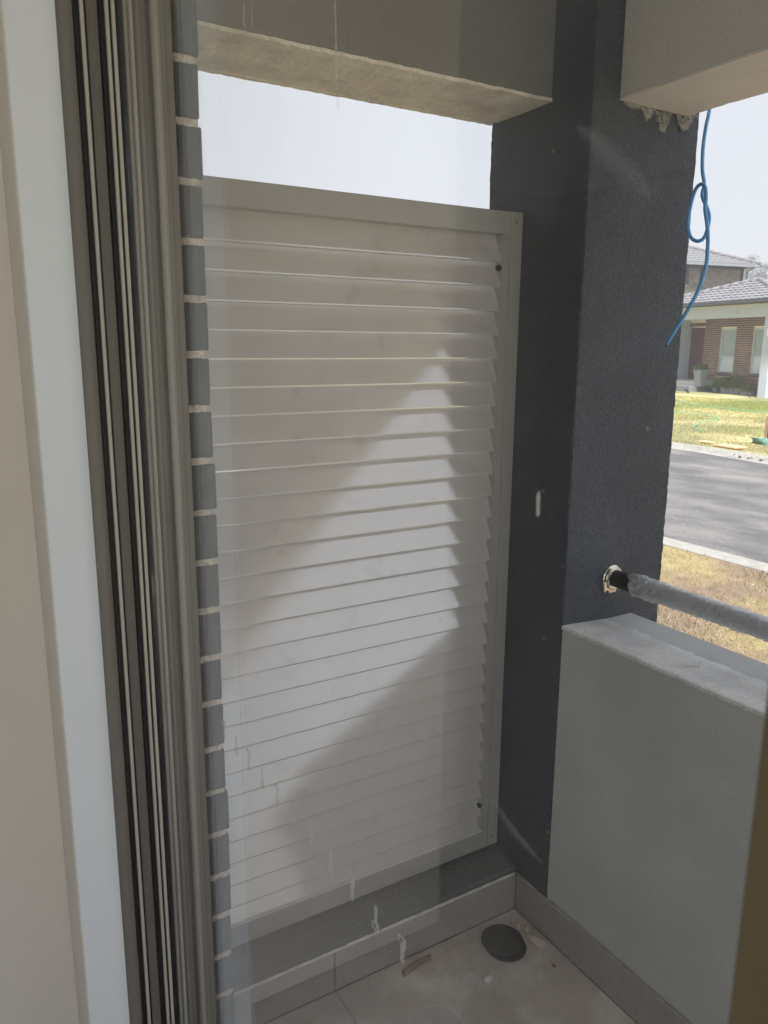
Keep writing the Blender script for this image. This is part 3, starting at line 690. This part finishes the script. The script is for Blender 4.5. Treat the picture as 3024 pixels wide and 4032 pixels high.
tag(link('grey_pebble', rock_mesh(.005,.006,.004,33), M_chalk, loc=(-1.301,1.009,-1.5395)), 'tiny pebble on the floor left of the white chip', 'rubble')
tag(link('brown_crumb', rock_mesh(.007,.005,.003,34), M_wood, loc=(-1.223,1.241,-1.5395)), 'small brown crumb on the floor by the parapet skirting', 'rubble')
for i,(x,y) in enumerate(((-1.388,1.032),(-1.392,1.050),(-1.398,1.075),(-1.381,1.022),(-1.4,1.10))):
    tag(link('mortar_lump', rock_mesh(.007,.006,.005,40+i), M_chalk, loc=(x,y,-1.5395)), ('crumb just beyond the far end of the brown stick','second crumb beyond the brown stick along the skirting','third crumb beyond the stick against the left skirting','crumb lying clear of the skirting beside the stick end','crumb by the left skirting nearest the black disc')[i], 'rubble', 'mortar crumbs along the left skirting')
st = empty('stick', (0,0,0), 'short brown broken stick lying against the left skirting', 'stick')
link('piece', tube_mesh([(-1.391,.896,-1.533),(-1.397,.935,-1.532)], [.0075,.0070], 7), M_wood, st)
link('piece', tube_mesh([(-1.397,.936,-1.531),(-1.402,.985,-1.533)], [.0070,.0055], 7), M_wood, st)
# pale round ring with a flat disc inside it on the floor
rg = empty('floor_ring', (0,0,0), 'thin pale round ring on the porch tiles', 'drain')
def ring(r0, r1, h, seg=48): 
    vs_, fs = [], []
    for k in range(seg):
        a_ = 2*math.pi*k/seg; c_, s_ = math.cos(a_), math.sin(a_)
        vs_ += [(r0*c_,r0*s_,0),(r0*c_,r0*s_,h),(r1*c_,r1*s_,h),(r1*c_,r1*s_,0)]
    for k in range(seg):
        a_, b_ = 4*k, 4*((k+1)%seg)
        for i in range(3): fs.append((a_+i, b_+i, b_+i+1, a_+i+1))
    return mesh_from(vs_, fs)
link('rim', ring(.066,.0685,.0012), M_edge, rg, loc=(-1.215,.875,-1.5398))
link('lid', lathe_mesh([(.0655,0),(.0655,.0007)], 48), mat('ring_disc', (0.60,0.56,0.53), rough=.5, var=.2, vscale=20), rg, loc=(-1.215,.875,-1.5398))
dd = tag(link('floor_grit', chip_mesh(420, -1.43, -.9, .5, 1.285, lambda x,y: -1.5398, .0006, .0019, 9), M_chalk), 'fine pale grit scattered over the porch floor', 'grit', kind='stuff')
tag(link('film_scrap', tube_mesh(catmull([(-1.010,1.362,-.6685),(-1.000,1.378,-.6690),(-.996,1.392,-.6695),(-1.006,1.404,-.6700)],5), .0020, 6), M_white), 'curled white scrap lying on the parapet coping', 'litter')

# ================================================================== NEIGHBOUR HOUSE  (axes: u along facade, n into the plot)
U = Vector((-.97505,.22202,0)); Nn = Vector((.22202,.97505,0))
def W(u_, n_, z_): return U*u_ + Nn*n_ + Vector((0,0,z_))
def ubox_mesh(u0,u1,n0,n1,z0,z1):
    v = [tuple(W(a_,b_,c_)) for a_,b_,c_ in ((u0,n0,z0),(u1,n0,z0),(u1,n1,z0),(u0,n1,z0),(u0,n0,z1),(u1,n0,z1),(u1,n1,z1),(u0,n1,z1))]
    return mesh_from(v, [(0,1,2,3),(7,6,5,4),(4,5,1,0),(5,6,2,1),(6,7,3,2),(7,4,0,3)])
def ubox(name,u0,u1,n0,n1,z0,z1,m,parent): return link(name, ubox_mesh(u0,u1,n0,n1,z0,z1), m, parent)
FN = 23.03
hs = empty('brick_house', (0,0,0), 'single storey brick house with pale portico and maroon door across the road', 'house')
# walls (mortar coloured), openings left between the pieces
wl = []
def wall(u0,u1,z0,z1,n=FN): return ubox('wall', u0,u1,n,n+.22,z0,z1,M_hmort,hs)
W1 = (25.745,26.605,-.96,.77); W2 = (23.99,24.84,-.96,.77)
for a_, b_, c_, d_2 in ((22.9,23.99,-1.75,1.6),(24.84,25.745,-1.75,1.6),(26.605,27.30,-1.75,1.6),(23.99,24.84,-1.75,-.965),(23.99,24.84,.775,1.6),(25.745,26.605,-1.75,-.965),(25.745,26.605,.775,1.6)):
    wall(a_,b_,c_,d_2)
wall(27.301,27.86,-1.5,1.6,FN+.25); wall(27.86,28.80,.87,1.6,FN+.25)
ubox('return_wall', 28.78,29.0,21.72,23.5,-1.6,1.55,M_hrend,hs)
for u_w in (W1, W2):
    u0,u1,z0_,z1_ = u_w; fr = ubox('window', u0,u1,FN+.07,FN+.075,z0_,z1_,M_wfr,hs); t = .055
    for a_,b_,c_,d_2 in ((u0,u0+t,z0_,z1_),(u1-t,u1,z0_,z1_),(u0+t,u1-t,z0_,z0_+t),(u0+t,u1-t,z1_-t,z1_),(u0+t,u1-t,-.37,-.30)):
        ubox('sash_bar', a_,b_,FN+.045,FN+.069,c_,d_2,M_wfr,fr)
    ubox('pane', u0+t,u1-t,FN+.060,FN+.068,z0_+t,-.372,M_wgl2,fr); ubox('pane', u0+t,u1-t,FN+.060,FN+.068,-.298,z1_-t,M_wgl,fr)
ubox('sticker', W1[1]-.24, W1[1]-.07, FN+.054, FN+.058, -.50, -.40, mat('mint_sticker', (0.35,0.62,0.52), rough=.5), hs)
dr = ubox('door', 27.875,28.765,FN+.30,FN+.34,-1.33,.855,M_door,hs)
for k in range(6): ubox('door_groove', 27.88,28.76,FN+.297,FN+.2995,-1.10+.32*k,-1.088+.32*k, mat('door_line', (0.06,0.022,0.022), rough=.7), dr)
# bricks, one object each (largest in view), shared mesh scaled to the cut length
ROT = math.atan2(U.y, U.x)
bm_f = bm_mesh(bm_box(0,.23,0,.016,0,.074)); bm_s = bm_mesh(bm_box(0,.074,0,.016,0,.155))
count = 0; extra = bmesh.new()
def put_brick(me, u_, n_, z_, sx=1.0):
    """n_ is the outer face"""
    global count
    p = U*u_+Nn*n_+Vector((0,0,z_))
    if count < 298:
        o = link('brick', me, M_hbrick, hs, loc=tuple(p+Nn*random.uniform(-.003,.002))); o.rotation_euler = (0,0,ROT); o.scale = (sx,1,1); count += 1
    else:
        T_ = Matrix.Translation(p) @ Matrix.Rotation(ROT,4,'Z') @ Matrix.Diagonal((sx,1,1,1))
        vv = [extra.verts.new(T_ @ v.co) for v in me.vertices]
        for q in me.polygons: extra.faces.new([vv[i] for i in q.vertices])
def course(z_, ua, ub, off, n_, holes):
    u_ = ua - off
    while u_ < ub:
        parts = [(max(u_, ua), min(u_+.228, ub))]
        for h0_, h1_, z0_, z1_ in holes:
            if z_+.074 > z0_ and z_ < z1_:
                np_ = []
                for p0, p1 in parts:
                    if p1 <= h0_ or p0 >= h1_: np_.append((p0, p1)); continue
                    if p0 < h0_: np_.append((p0, h0_))
                    if p1 > h1_: np_.append((h1_, p1))
                parts = np_
        for p0, p1 in parts:
            if p1-p0 > .03: put_brick(bm_f, p0, n_-.0, z_, (p1-p0)/.23)
        u_ += .242
holes = [(w_[0], w_[1], w_[2]-.163, w_[3]+.004) for w_ in (W1,W2)]
for r_i in range(34):
    zz = -1.74 + .086*r_i
    if zz > 1.12: break
    course(zz, 23.7, 27.298, .12 if r_i % 2 else 0, FN-.0005, holes)
    if zz > -1.35: course(zz, 27.303, 27.86, .06 if r_i % 2 else .18, FN+.2495, [])
for w_ in (W1,W2):
    u_ = w_[0]+.004
    while u_ < w_[1]-.05: put_brick(bm_s, u_, FN-.03, w_[2]-.158); u_ += .086
u_ = 27.87
while u_ < 28.74: put_brick(bm_s, u_, FN+.2495, .885); u_ += .086
for w_ in (W1,W2): ubox('sill_bed', w_[0], w_[1], FN-.029, FN-.0005, w_[2]-.163, w_[2]-.004, M_hmort, hs)
xb = link('brickwork', bm_mesh(extra), M_hbrick, hs); xb['kind'] = 'stuff'
# portico
ubox('portico_beam', 22.0,29.0,21.70,21.98,1.115,1.545,M_hrend,hs)
ubox('portico_column', 22.56,22.93,21.702,22.05,-1.80,1.113,M_hrend,hs)
ubox('portico_ceiling', 22.0,29.0,21.98,23.4,1.20,1.24,M_hrend,hs)
ubox('flashing', 22.0,29.5,21.60,21.70,1.548,1.572,M_cfas,hs)
ubox('fascia', 21.7,29.6,21.34,21.40,1.56,1.69,M_gutter,hs)
gt = ubox('gutter', 21.6,29.7,21.22,21.335,1.60,1.71,M_gutter,hs)
ubox('eave', 21.7,29.6,21.40,21.72,1.575,1.60,M_hrend,hs)
# wall lamp
ubox('wall_lamp', 22.60,22.70,21.62,21.70,.44,.70,M_lamp,hs)
# roof: hipped front slope covered with overlapping tiles
apex = (25.27,23.43,2.60); eL = (29.7,21.25,1.70); eR = (21.6,21.25,1.70)
rf_v = [tuple(W(*p)) for p in (apex, eL, eR, (29.7,30,1.70), (21.6,30,1.70))]
rf = link('roof', mesh_from(rf_v, [(0,1,2),(0,3,1),(0,2,4),(0,4,3)]), M_rtile, hs)
def tile_mesh():
    vs_, fs = [], []; n = 8
    sl = .413; L_ = .34; prof = [(i/n, .014*max(0, math.sin(math.pi*2*(i/n)))) for i in range(n+1)]
    for lay in (0, 1):
        for s in (0, 1):
            for t, h in prof:
                zoff = .050 - (.044 if s else 0) + h - (.036 if lay else 0)
                vs_.append(tuple(U*(t*.305) + Nn*(s*L_*.924) + Vector((0,0,s*L_*.382+zoff))))
    m_ = n+1
    for i in range(n): fs += [(i,i+1,m_+i+1,m_+i), (2*m_+i, 3*m_+i, 3*m_+i+1, 2*m_+i+1), (i, 2*m_+i, 2*m_+i+1, i+1)]
    return mesh_from(vs_, fs)
tm = tile_mesh()
row = 0; nn = 21.25
while nn < 23.35:
    f_t = (nn-21.25)/(23.43-21.25); ul = 29.7+(25.27-29.7)*f_t; ur = 21.6+(25.27-21.6)*f_t
    u_ = 22.2 + (.15 if row % 2 else 0)
    while u_ < min(ul, 28.6):
        if u_ > ur: link('tile', tm, M_rtile, rf, loc=tuple(U*u_+Nn*nn+Vector((0,0,1.70+.413*(nn-21.25)))))
        u_ += .30
    row += 1; nn += .277
def ridge_run(p0, p1, parent, m):
    A, B = W(*p0), W(*p1); n_ = max(1, int((B-A).length/.38)); d2 = (B-A)/n_
    me = tube_mesh([(0,0,0), tuple(d2*1.06)], [.085,.10], 8)
    for i in range(n_): link('ridge_tile', me, m, parent, loc=tuple(A+d2*i+Vector((0,0,.02))), smooth=True)
ridge_run(eL, apex, rf, M_ridge); ridge_run(eR, apex, rf, M_ridge)
# entry step and slab
ubox('entry_step', 26.62,28.78,22.05,23.3,-1.52,-1.34,M_step,hs)
ubox('entry_slab', 26.45,28.78,21.55,23.02,-1.85,-1.52,M_slab,hs)

# --- two storey house behind: side wall with upper windows
h2 = empty('two_storey_house', (0,0,0), 'two storey brown brick house rising behind the low roof', 'house')
WU = 31.1
wins = ((24.0,24.845,2.89,3.68),(25.37,25.56,2.45,3.78))
segs = [(20,24.0),(24.845,25.37),(25.56,27.82)]
for a_,b_ in segs: ubox('wall', WU,WU+.25,a_,b_,-1.75,3.70,M_fmort,h2)
ubox('wall', WU,WU+.25,24.0,24.845,-1.75,2.885,M_fmort,h2); ubox('wall', WU,WU+.25,25.37,25.56,-1.75,2.445,M_fmort,h2)
ubox('wall', WU+.25,40,27.57,27.82,-1.75,3.70,M_fmort,h2)
for (a_,b_,c_,d_2) in wins:
    fr = ubox('window', WU+.07,WU+.11,a_,b_,c_,min(d_2,3.70),M_gutter,h2)
    ubox('pane', WU+.055,WU+.068,a_+.05,b_-.05,c_+.05,min(d_2,3.70)-.05,M_dgl,fr)
ubox('window_sill', WU-.04,WU+.06,24.0,24.87,2.80,2.882,M_fbrick,h2)
nb = 0; ROTN = math.atan2(Nn.y, Nn.x); exf = bmesh.new()
fh = [(a_, b_, c_-(.085 if a_ < 25 else 0), d_2) for a_,b_,c_,d_2 in wins]
zz = 3.62 - .078
r_i = 0
while zz > 1.9:
    y_ = 24.1 - (.12 if r_i % 2 else 0)
    while y_ < 27.69:
        parts = [(max(y_, 24.1), min(y_+.228, 27.69))]
        for h0_, h1_, z0_, z1_ in fh:
            if zz+.074 > z0_ and zz < z1_:
                np_ = []
                for p0, p1 in parts:
                    if p1 <= h0_ or p0 >= h1_: np_.append((p0, p1)); continue
                    if p0 < h0_: np_.append((p0, h0_))
                    if p1 > h1_: np_.append((h1_, p1))
                parts = np_
        for p0, p1 in parts:
            if p1-p0 > .03:
                P_ = U*(WU-.0005)+Nn*p0+Vector((0,0,zz))
                if nb < 290:
                    o = link('brick', bm_fb, M_fbrick, h2, loc=tuple(P_)) if nb else link('brick', (bm_fb := bm_f.copy()), None, h2, loc=tuple(P_))
                    if not nb: bm_fb.materials.clear(); bm_fb.materials.append(M_fbrick)
                    o.rotation_euler = (0,0,ROTN); o.scale = ((p1-p0)/.23,-1,1); nb += 1
                else:
                    T_ = Matrix.Translation(P_) @ Matrix.Rotation(ROTN,4,'Z') @ Matrix.Diagonal(((p1-p0)/.23,-1,1,1))
                    vv = [exf.verts.new(T_ @ v.co) for v in bm_f.vertices]
                    for q in bm_f.polygons: exf.faces.new([vv[i] for i in q.vertices])
        y_ += .242
    zz -= .086; r_i += 1
bwk = link('brickwork', bm_mesh(exf), M_fbrick, h2); bwk['kind'] = 'stuff'
ubox('corner_post', WU-.03,WU+.1,27.70,27.86,-1.75,3.66,M_gutter,h2)
ubox('frieze', WU-.02,WU+.02,22,27.87,3.62,3.70,M_gutter,h2)
ubox('eave', 30.62,31.2,20,28.25,3.70,3.74,M_gutter,h2)
ubox('gutter', 30.52,30.62,20,28.35,3.69,3.80,mat('pale_gutter', (0.22,0.235,0.25), rough=.5),h2)
ubox('gutter', 30.52,36,28.25,28.35,3.69,3.80,MATS['pale_gutter'],h2)
link('downpipe', tube_mesh([tuple(W(30.60,28.05,3.70)),tuple(W(30.95,27.95,3.52)),tuple(W(31.0,27.92,-1.7))], .045, 8), MATS['pale_gutter'], h2)
K = 4.4
v2 = [tuple(W(*p)) for p in ((30.56,28.3,3.80),(30.56,14,3.80),(30.56+K,28.3-K,3.80+.40*K),(30.56+K,14,3.80+.40*K),(30.56+2*K,28.3,3.80),(30.56+2*K,14,3.8))]
rf2 = link('roof', mesh_from(v2, [(0,2,3,1),(0,4,2),(2,4,5,3)]), M_rtile, h2)
tbm = bmesh.new()      # tile courses of the far roof, joined
for i in range(15):
    uu = 30.56+.29*i; z_ = 3.80+.40*(.29*i); n1_ = 28.3-.29*i
    yy = n1_-5.5
    while yy < n1_-.1:
        ps = [W(uu,yy,z_+.045),W(uu,yy+.15,z_+.07),W(uu,yy+.29,z_+.045),W(uu+.31,yy+.29,z_+.14),W(uu+.31,yy+.15,z_+.145),W(uu+.31,yy,z_+.14)]
        vv = [tbm.verts.new(p) for p in ps]; bb = [tbm.verts.new(W(uu,yy+t,z_-.0)) for t in (0,.15,.29)]
        tbm.faces.new((vv[0],vv[1],vv[4],vv[5])); tbm.faces.new((vv[1],vv[2],vv[3],vv[4])); tbm.faces.new((bb[0],bb[1],vv[1],vv[0])); tbm.faces.new((bb[1],bb[2],vv[2],vv[1]))
        yy += .30
t2 = link('roof_tiles', bm_mesh(tbm), M_rtile, rf2); t2['kind'] = 'stuff'
ridge_run((30.56,28.3,3.84),(30.56+K,28.3-K,3.84+.40*K), rf2, M_ridge)

# ================================================================== PLANTERS
def foliage_mesh(rx, ry, rz, n, s, seed, shell=.35):
    rn = random.Random(seed); vs_, fs = [], []
    for i in range(n):
        d = Vector((rn.gauss(0,1), rn.gauss(0,1), abs(rn.gauss(0,1))*.9-.15)).normalized(); r = rn.uniform(1-shell, 1.06)*(1+.18*math.sin(d.x*7+seed)*math.cos(d.y*6))
        c = Vector((d.x*rx*r, d.y*ry*r, d.z*rz*r))
        a_ = Vector((rn.gauss(0,1), rn.gauss(0,1), rn.gauss(0,1)+.6)).normalized(); b_ = a_.orthogonal().normalized()
        q = s*rn.uniform(.6,1.3); k = len(vs_)
        vs_ += [tuple(c), tuple(c+a_*q*.5+b_*q*.22), tuple(c+a_*q), tuple(c+a_*q*.5-b_*q*.22)]; fs.append((k,k+1,k+2,k+3))
    return mesh_from(vs_, fs)
def tapered(name, u_, n_, z0_, z1_, wb, wt, lb, lt, m, parent):
    v = []
    for z_, a_, b_ in ((z0_,wb,lb),(z1_,wt,lt)):
        v += [tuple(W(u_+sx*a_/2, n_+sy*b_/2, z_)) for sx,sy in ((-1,-1),(1,-1),(1,1),(-1,1))]
    v += [tuple(W(u_+sx*wt*.42, n_+sy*lt*.42, z1_)) for sx,sy in ((-1,-1),(1,-1),(1,1),(-1,1))] + [tuple(W(u_+sx*wt*.40, n_+sy*lt*.40, z1_-.06)) for sx,sy in ((-1,-1),(1,-1),(1,1),(-1,1))]
    f = [(3,2,1,0)] + [(i,(i+1)%4,4+(i+1)%4,4+i) for i in range(4)] + [(4+i,4+(i+1)%4,8+(i+1)%4,8+i) for i in range(4)] + [(8+i,8+(i+1)%4,12+(i+1)%4,12+i) for i in range(4)] + [(12,13,14,15)]
    return link(name, mesh_from(v, f), m, parent)
def planter(label, u_, n_, z0_, z1_, wb, wt, lb, lt, fol, lm, seed):
    p = empty('planter', (0,0,0), label, 'planter')
    tapered('pot', u_, n_, z0_, z1_, wb, wt, lb, lt, M_pot, p)
    o = link('plant', foliage_mesh(*fol, seed), lm, p, loc=tuple(W(u_, n_, z1_+.02)))
    o.rotation_euler = (0,0,math.atan2(U.y,U.x)); return p
planter('tall tapered grey planter with clipped round plant by the door', 26.42, 22.05, -1.53, -.86, .26, .42, .26, .42, (.26,.26,.20,900,.06), M_leaf, 1)
planter('long grey trough full of low olive shrub under the window', 24.98, 22.45, -1.78, -1.52, .90, .98, .34, .38, (.62,.30,.42,2400,.08), M_leaf, 2)
planter('small round grey pot of bright green leaves left of the trough', 26.0, 22.55, -1.74, -1.56, .20, .28, .20, .28, (.20,.2,.24,500,.09), M_leaf2, 3)
planter('small grey bowl of straggly brownish plant right of the trough', 24.02, 22.2, -1.80, -1.60, .24, .36, .24, .36, (.24,.22,.28,500,.08), mat('olive_leaf', (0.16,0.15,0.06), rough=.8, var=.3), 4)
# garden lights
for (u_, n_, lab) in ((22.98,21.45,'small black garden spotlight on the grass by the pale column'),(25.65,20.9,'small black garden spotlight on the grass before the entry slab')):
    gl_ = empty('garden_light', (0,0,0), lab, 'garden light')
    link('head', tube_mesh([tuple(W(u_,n_,-1.70)),tuple(W(u_+.10,n_-.05,-1.60))], [.045,.06], 10), M_black, gl_)
    link('spike', tube_mesh([tuple(W(u_,n_,-1.76)),tuple(W(u_,n_,-1.69))], .015, 6), M_black, gl_)
# hose on the lawn
hp = [(-19.5,23.6),(-17.3,21.66),(-15.8,20.5),(-15.04,20.23),(-14.0,20.0),(-12.74,19.62),(-12.2,18.9)]
tag(link('garden_hose', tube_mesh([ (x,y,GZ+.045) for x,y,_ in catmull([(a_,b_,0) for a_,b_ in hp],6)], .013, 6), M_hose), 'long green garden hose lying straight across the lawn', 'hose')
hp = [(-15.5,18.6),(-14.06,17.63),(-13.13,17.5),(-12.4,17.1),(-11.99,16.3),(-11.9,15.7),(-11.5,15.1),(-11.285,14.72),(-10.95,14.35),(-10.65,14.2)]
tag(link('garden_hose', tube_mesh([ (x,y,GZ+.045) for x,y,_ in catmull([(a_,b_,0) for a_,b_ in hp],6)], .011, 6), M_hose), 'green garden hose curling in an S on the lawn nearer the kerb', 'hose')
# pit lids by the far kerb
for x,y,s,l in ((-8.72,12.42,.26,'larger square terracotta pit lid in the grass beside the far kerb'),(-9.33,12.60,.13,'smaller terracotta pit lid in the grass further left by the far kerb')):
    o = tag(box('pit_lid', -s,s,-s*.55,s*.55,0,.03,M_lid, bev=.006), l, 'pit lid'); o.location = (x,y,GZ+.015); o.rotation_euler = (0,0,rad(-8))
# silt fence stake and cloth
sf = empty('silt_fence', (0,0,0), 'timber stake with dark teal cloth fence at the right edge of the lawn', 'fence')
link('stake', bm_mesh(bm_box(-8.83,-8.79,13.56,13.60,GZ-.1,GZ+.52,.004)), M_stake, sf)
def cloth(x0, x1, y0, z0_, z1_, seed):
    rn = random.Random(seed); vs_, fs = [], []; n, k = 14, 6
    for i in range(n+1):
        for j in range(k+1):
            x = x0+(x1-x0)*i/n; z = z0_+(z1_-z0_)*j/k
            vs_.append((x, y0+.05*math.sin(i*1.3+j*.5)+rn.uniform(-.02,.02), z+rn.uniform(-.02,.02)))
    for i in range(n):
        for j in range(k): fs.append((i*(k+1)+j,(i+1)*(k+1)+j,(i+1)*(k+1)+j+1,i*(k+1)+j+1))
    me = mesh_from(vs_, fs); return me
oc = link('cloth', cloth(-8.88,-7.2,13.63,GZ+.02,GZ+.38,1), M_mesh, sf, smooth=True); oc.modifiers.new('thickness','SOLIDIFY').thickness = .006
oc = link('loose_cloth', cloth(-8.95,-7.6,13.35,GZ-.02,GZ+.12,2), mat('faded_teal_cloth', (0.10,0.22,0.18), rough=.8, var=.4, vscale=9), sf, smooth=True); oc.modifiers.new('thickness','SOLIDIFY').thickness = .006
# gravel heap by the far kerb
gv = bmesh.new(); rn = random.Random(77)
for _ in range(200):
    x, y, s = rn.uniform(-8.3,-6.6), 12.0+rn.gauss(0,.22), rn.uniform(.012,.035); y = max(11.75, y)
    p = [gv.verts.new((x+s*math.cos(t+rn.random()), y+s*math.sin(t), GZ-.01)) for t in (0,1.6,3.1,4.7)]; q = gv.verts.new((x,y,GZ+s*.8))
    for i in range(4): gv.faces.new((p[i],p[(i+1)%4],q))
tag(link('gravel', bm_mesh(gv), mat('pale_gravel', (0.3,0.28,0.25), rough=.9, var=.25, vscale=8)), 'pale gravel spilled behind the far kerb', 'gravel', kind='stuff')
# litter on the near verge
def flat_scrap(x,y,z,s,m,name,label,seed,cat='litter'):
    rn = random.Random(seed); vs_ = [(rn.uniform(-s,s), rn.uniform(-s,s), rn.uniform(0,s*.8)) for _ in range(6)]
    bm = bmesh.new(); [bm.verts.new(v) for v in vs_]; bmesh.ops.convex_hull(bm, input=bm.verts)
    return tag(link(name, bm_mesh(bm), m, loc=(x,y,z)), label, cat)
LIT = []
# ================================================================== TREES
def limb(p0, p1, r0, r1, vs_):
    return tube_mesh([p0, tuple((Vector(p0)+Vector(p1))/2+Vector((random.uniform(-.2,.2),0,0))), p1], [r0,(r0+r1)/2,r1], 6)
def gum(label, x, y, ztop, crown_w, seed, lean=0):
    rn = random.Random(seed); t = empty('gum_tree', (x,y,GZ), label, 'tree'); t.location = (x,y,GZ)
    H_ = ztop-GZ
    tr = tube_mesh(catmull([(0,0,0),(lean*.3,0,H_*.3),(lean*.5-.2,0,H_*.55),(lean,0,H_*.86)],4), [.32-.27*i/12 for i in range(13)], 7)
    tk = link('trunk', tr, M_bark, t, smooth=True)
    vs_, fs = [], []; clumps = []
    for i in range(22):
        h = rn.uniform(.60,.97); a_ = rn.uniform(0,6.28); rr = crown_w*.5*rn.uniform(.15,1)*(1.15-abs(h-.82)*2.0)
        st_ = Vector((lean*h, 0, H_*(h-.12))); en = Vector((lean*h+rr*math.cos(a_), rr*math.sin(a_), H_*h))
        link('limb', tube_mesh([tuple(st_), tuple((st_+en)/2+Vector((0,0,.2))), tuple(en)], [.09,.06,.025], 5), M_bark, t)
        clumps.append((en, crown_w*rn.uniform(.09,.17)))
    for c, r in clumps:
        for _ in range(170):
            d = Vector((rn.gauss(0,1), rn.gauss(0,1), rn.gauss(0,.6)))*r*.75; p = c+d
            b_ = Vector((rn.gauss(0,1), rn.gauss(0,1), rn.gauss(0,1))).normalized()*crown_w*.018; e_ = b_.orthogonal().normalized()*crown_w*.009
            k = len(vs_); vs_ += [tuple(p-b_), tuple(p+e_), tuple(p+b_), tuple(p-e_)]; fs.append((k,k+1,k+2,k+3))
    link('crown', mesh_from(vs_, fs), M_gum, t)
gum('slender gum tree with sparse crown just right of the two storey roof', -86.3, 122.6, 15.6, 6.2, 5)
gum('broad gum tree partly cut off at the right edge of the photo', -83.6, 124.6, 13.0, 8.5, 8)
gum('low distant gum tree peeping over the near roof ridge', -85.6, 123.2, 10.6, 5.0, 11)

# ================================================================== GRASS
def blades(name, n, region, hmin, hmax, w_, m, label, seed, bare=None):
    rn = random.Random(seed); vs_, fs = [], []
    for _ in range(n):
        p = region(rn)
        if p is None: continue
        x, y = p
        h = rn.uniform(hmin,hmax); a_ = rn.uniform(0,6.28); l = h*rn.uniform(.3,1.3); b_ = rn.uniform(0,6.28)
        ww = w_*rn.uniform(.6,1.3); k = len(vs_)
        vs_ += [(x-ww*math.cos(a_),y-ww*math.sin(a_),GZ-.002),(x+ww*math.cos(a_),y+ww*math.sin(a_),GZ-.002),(x+l*math.cos(b_),y+l*math.sin(b_),GZ+h)]; fs.append((k,k+1,k+2))
    return tag(link(name, mesh_from(vs_, fs), m), label, 'grass', kind='stuff')
from mathutils import noise
def reg_near(rn):
    y = rn.uniform(1.75, 5.66); x = -y*rn.uniform(.45,1.0)
    v = noise.noise(Vector((x*1.1, y*1.1, 0)))
    if y > 3.3 and v + rn.uniform(-.25,.25) < .10 + .10*min(1,(y-3.3)): 
        if rn.random() < .86: return None
    return x, y
blades('dry_grass', 70000, reg_near, .012, .055, .0022, M_gr2, 'dry straw coloured grass on the near verge', 3)
def far_region(green):
    def f(rn):
        y = rn.uniform(12.2, 24.5); x = -y*rn.uniform(.42,.95)
        if y < far_b(x)+.03: return None
        v = noise.noise(Vector((x*.45, y*.45, 3)))
        g_ = (y-15.5)/4.5 + v*1.5 > rn.uniform(-.2,1.1)
        if g_ != green: return None
        if not green and v < -.12 and rn.random() < .5: return None
        return x, y
    return f
M_gr3 = grass_mat('parched_grass', (0.28,0.24,0.125), (0.23,0.215,0.085), .8, .42, .60)
blades('lawn_grass', 150000, far_region(True), .012, .04, .006, M_gr1, 'lusher yellow green lawn grass close to the brick house', 4)
blades('parched_grass', 150000, far_region(False), .010, .032, .006, M_gr3, 'parched tan lawn grass beside the far kerb', 6)

# ================================================================== HAZE
hz = tag(box('haze', -150, 45, -14, 165, GZ-1.0, 17.5, None), 'thin pale smoke haze hanging over the whole street', 'haze', kind='stuff')
mh = bpy.data.materials.new('haze_air'); mh.use_nodes = True; Nh = mh.node_tree.nodes; Nh.remove(Nh['Principled BSDF'])
pv = Nh.new('ShaderNodeVolumePrincipled'); pv.inputs['Color'].default_value = (.93,.95,1,1); pv.inputs['Density'].default_value = .0026; pv.inputs['Anisotropy'].default_value = .2
mh.node_tree.links.new(pv.outputs[0], Nh['Material Output'].inputs['Volume']); hz.data.materials.append(mh)
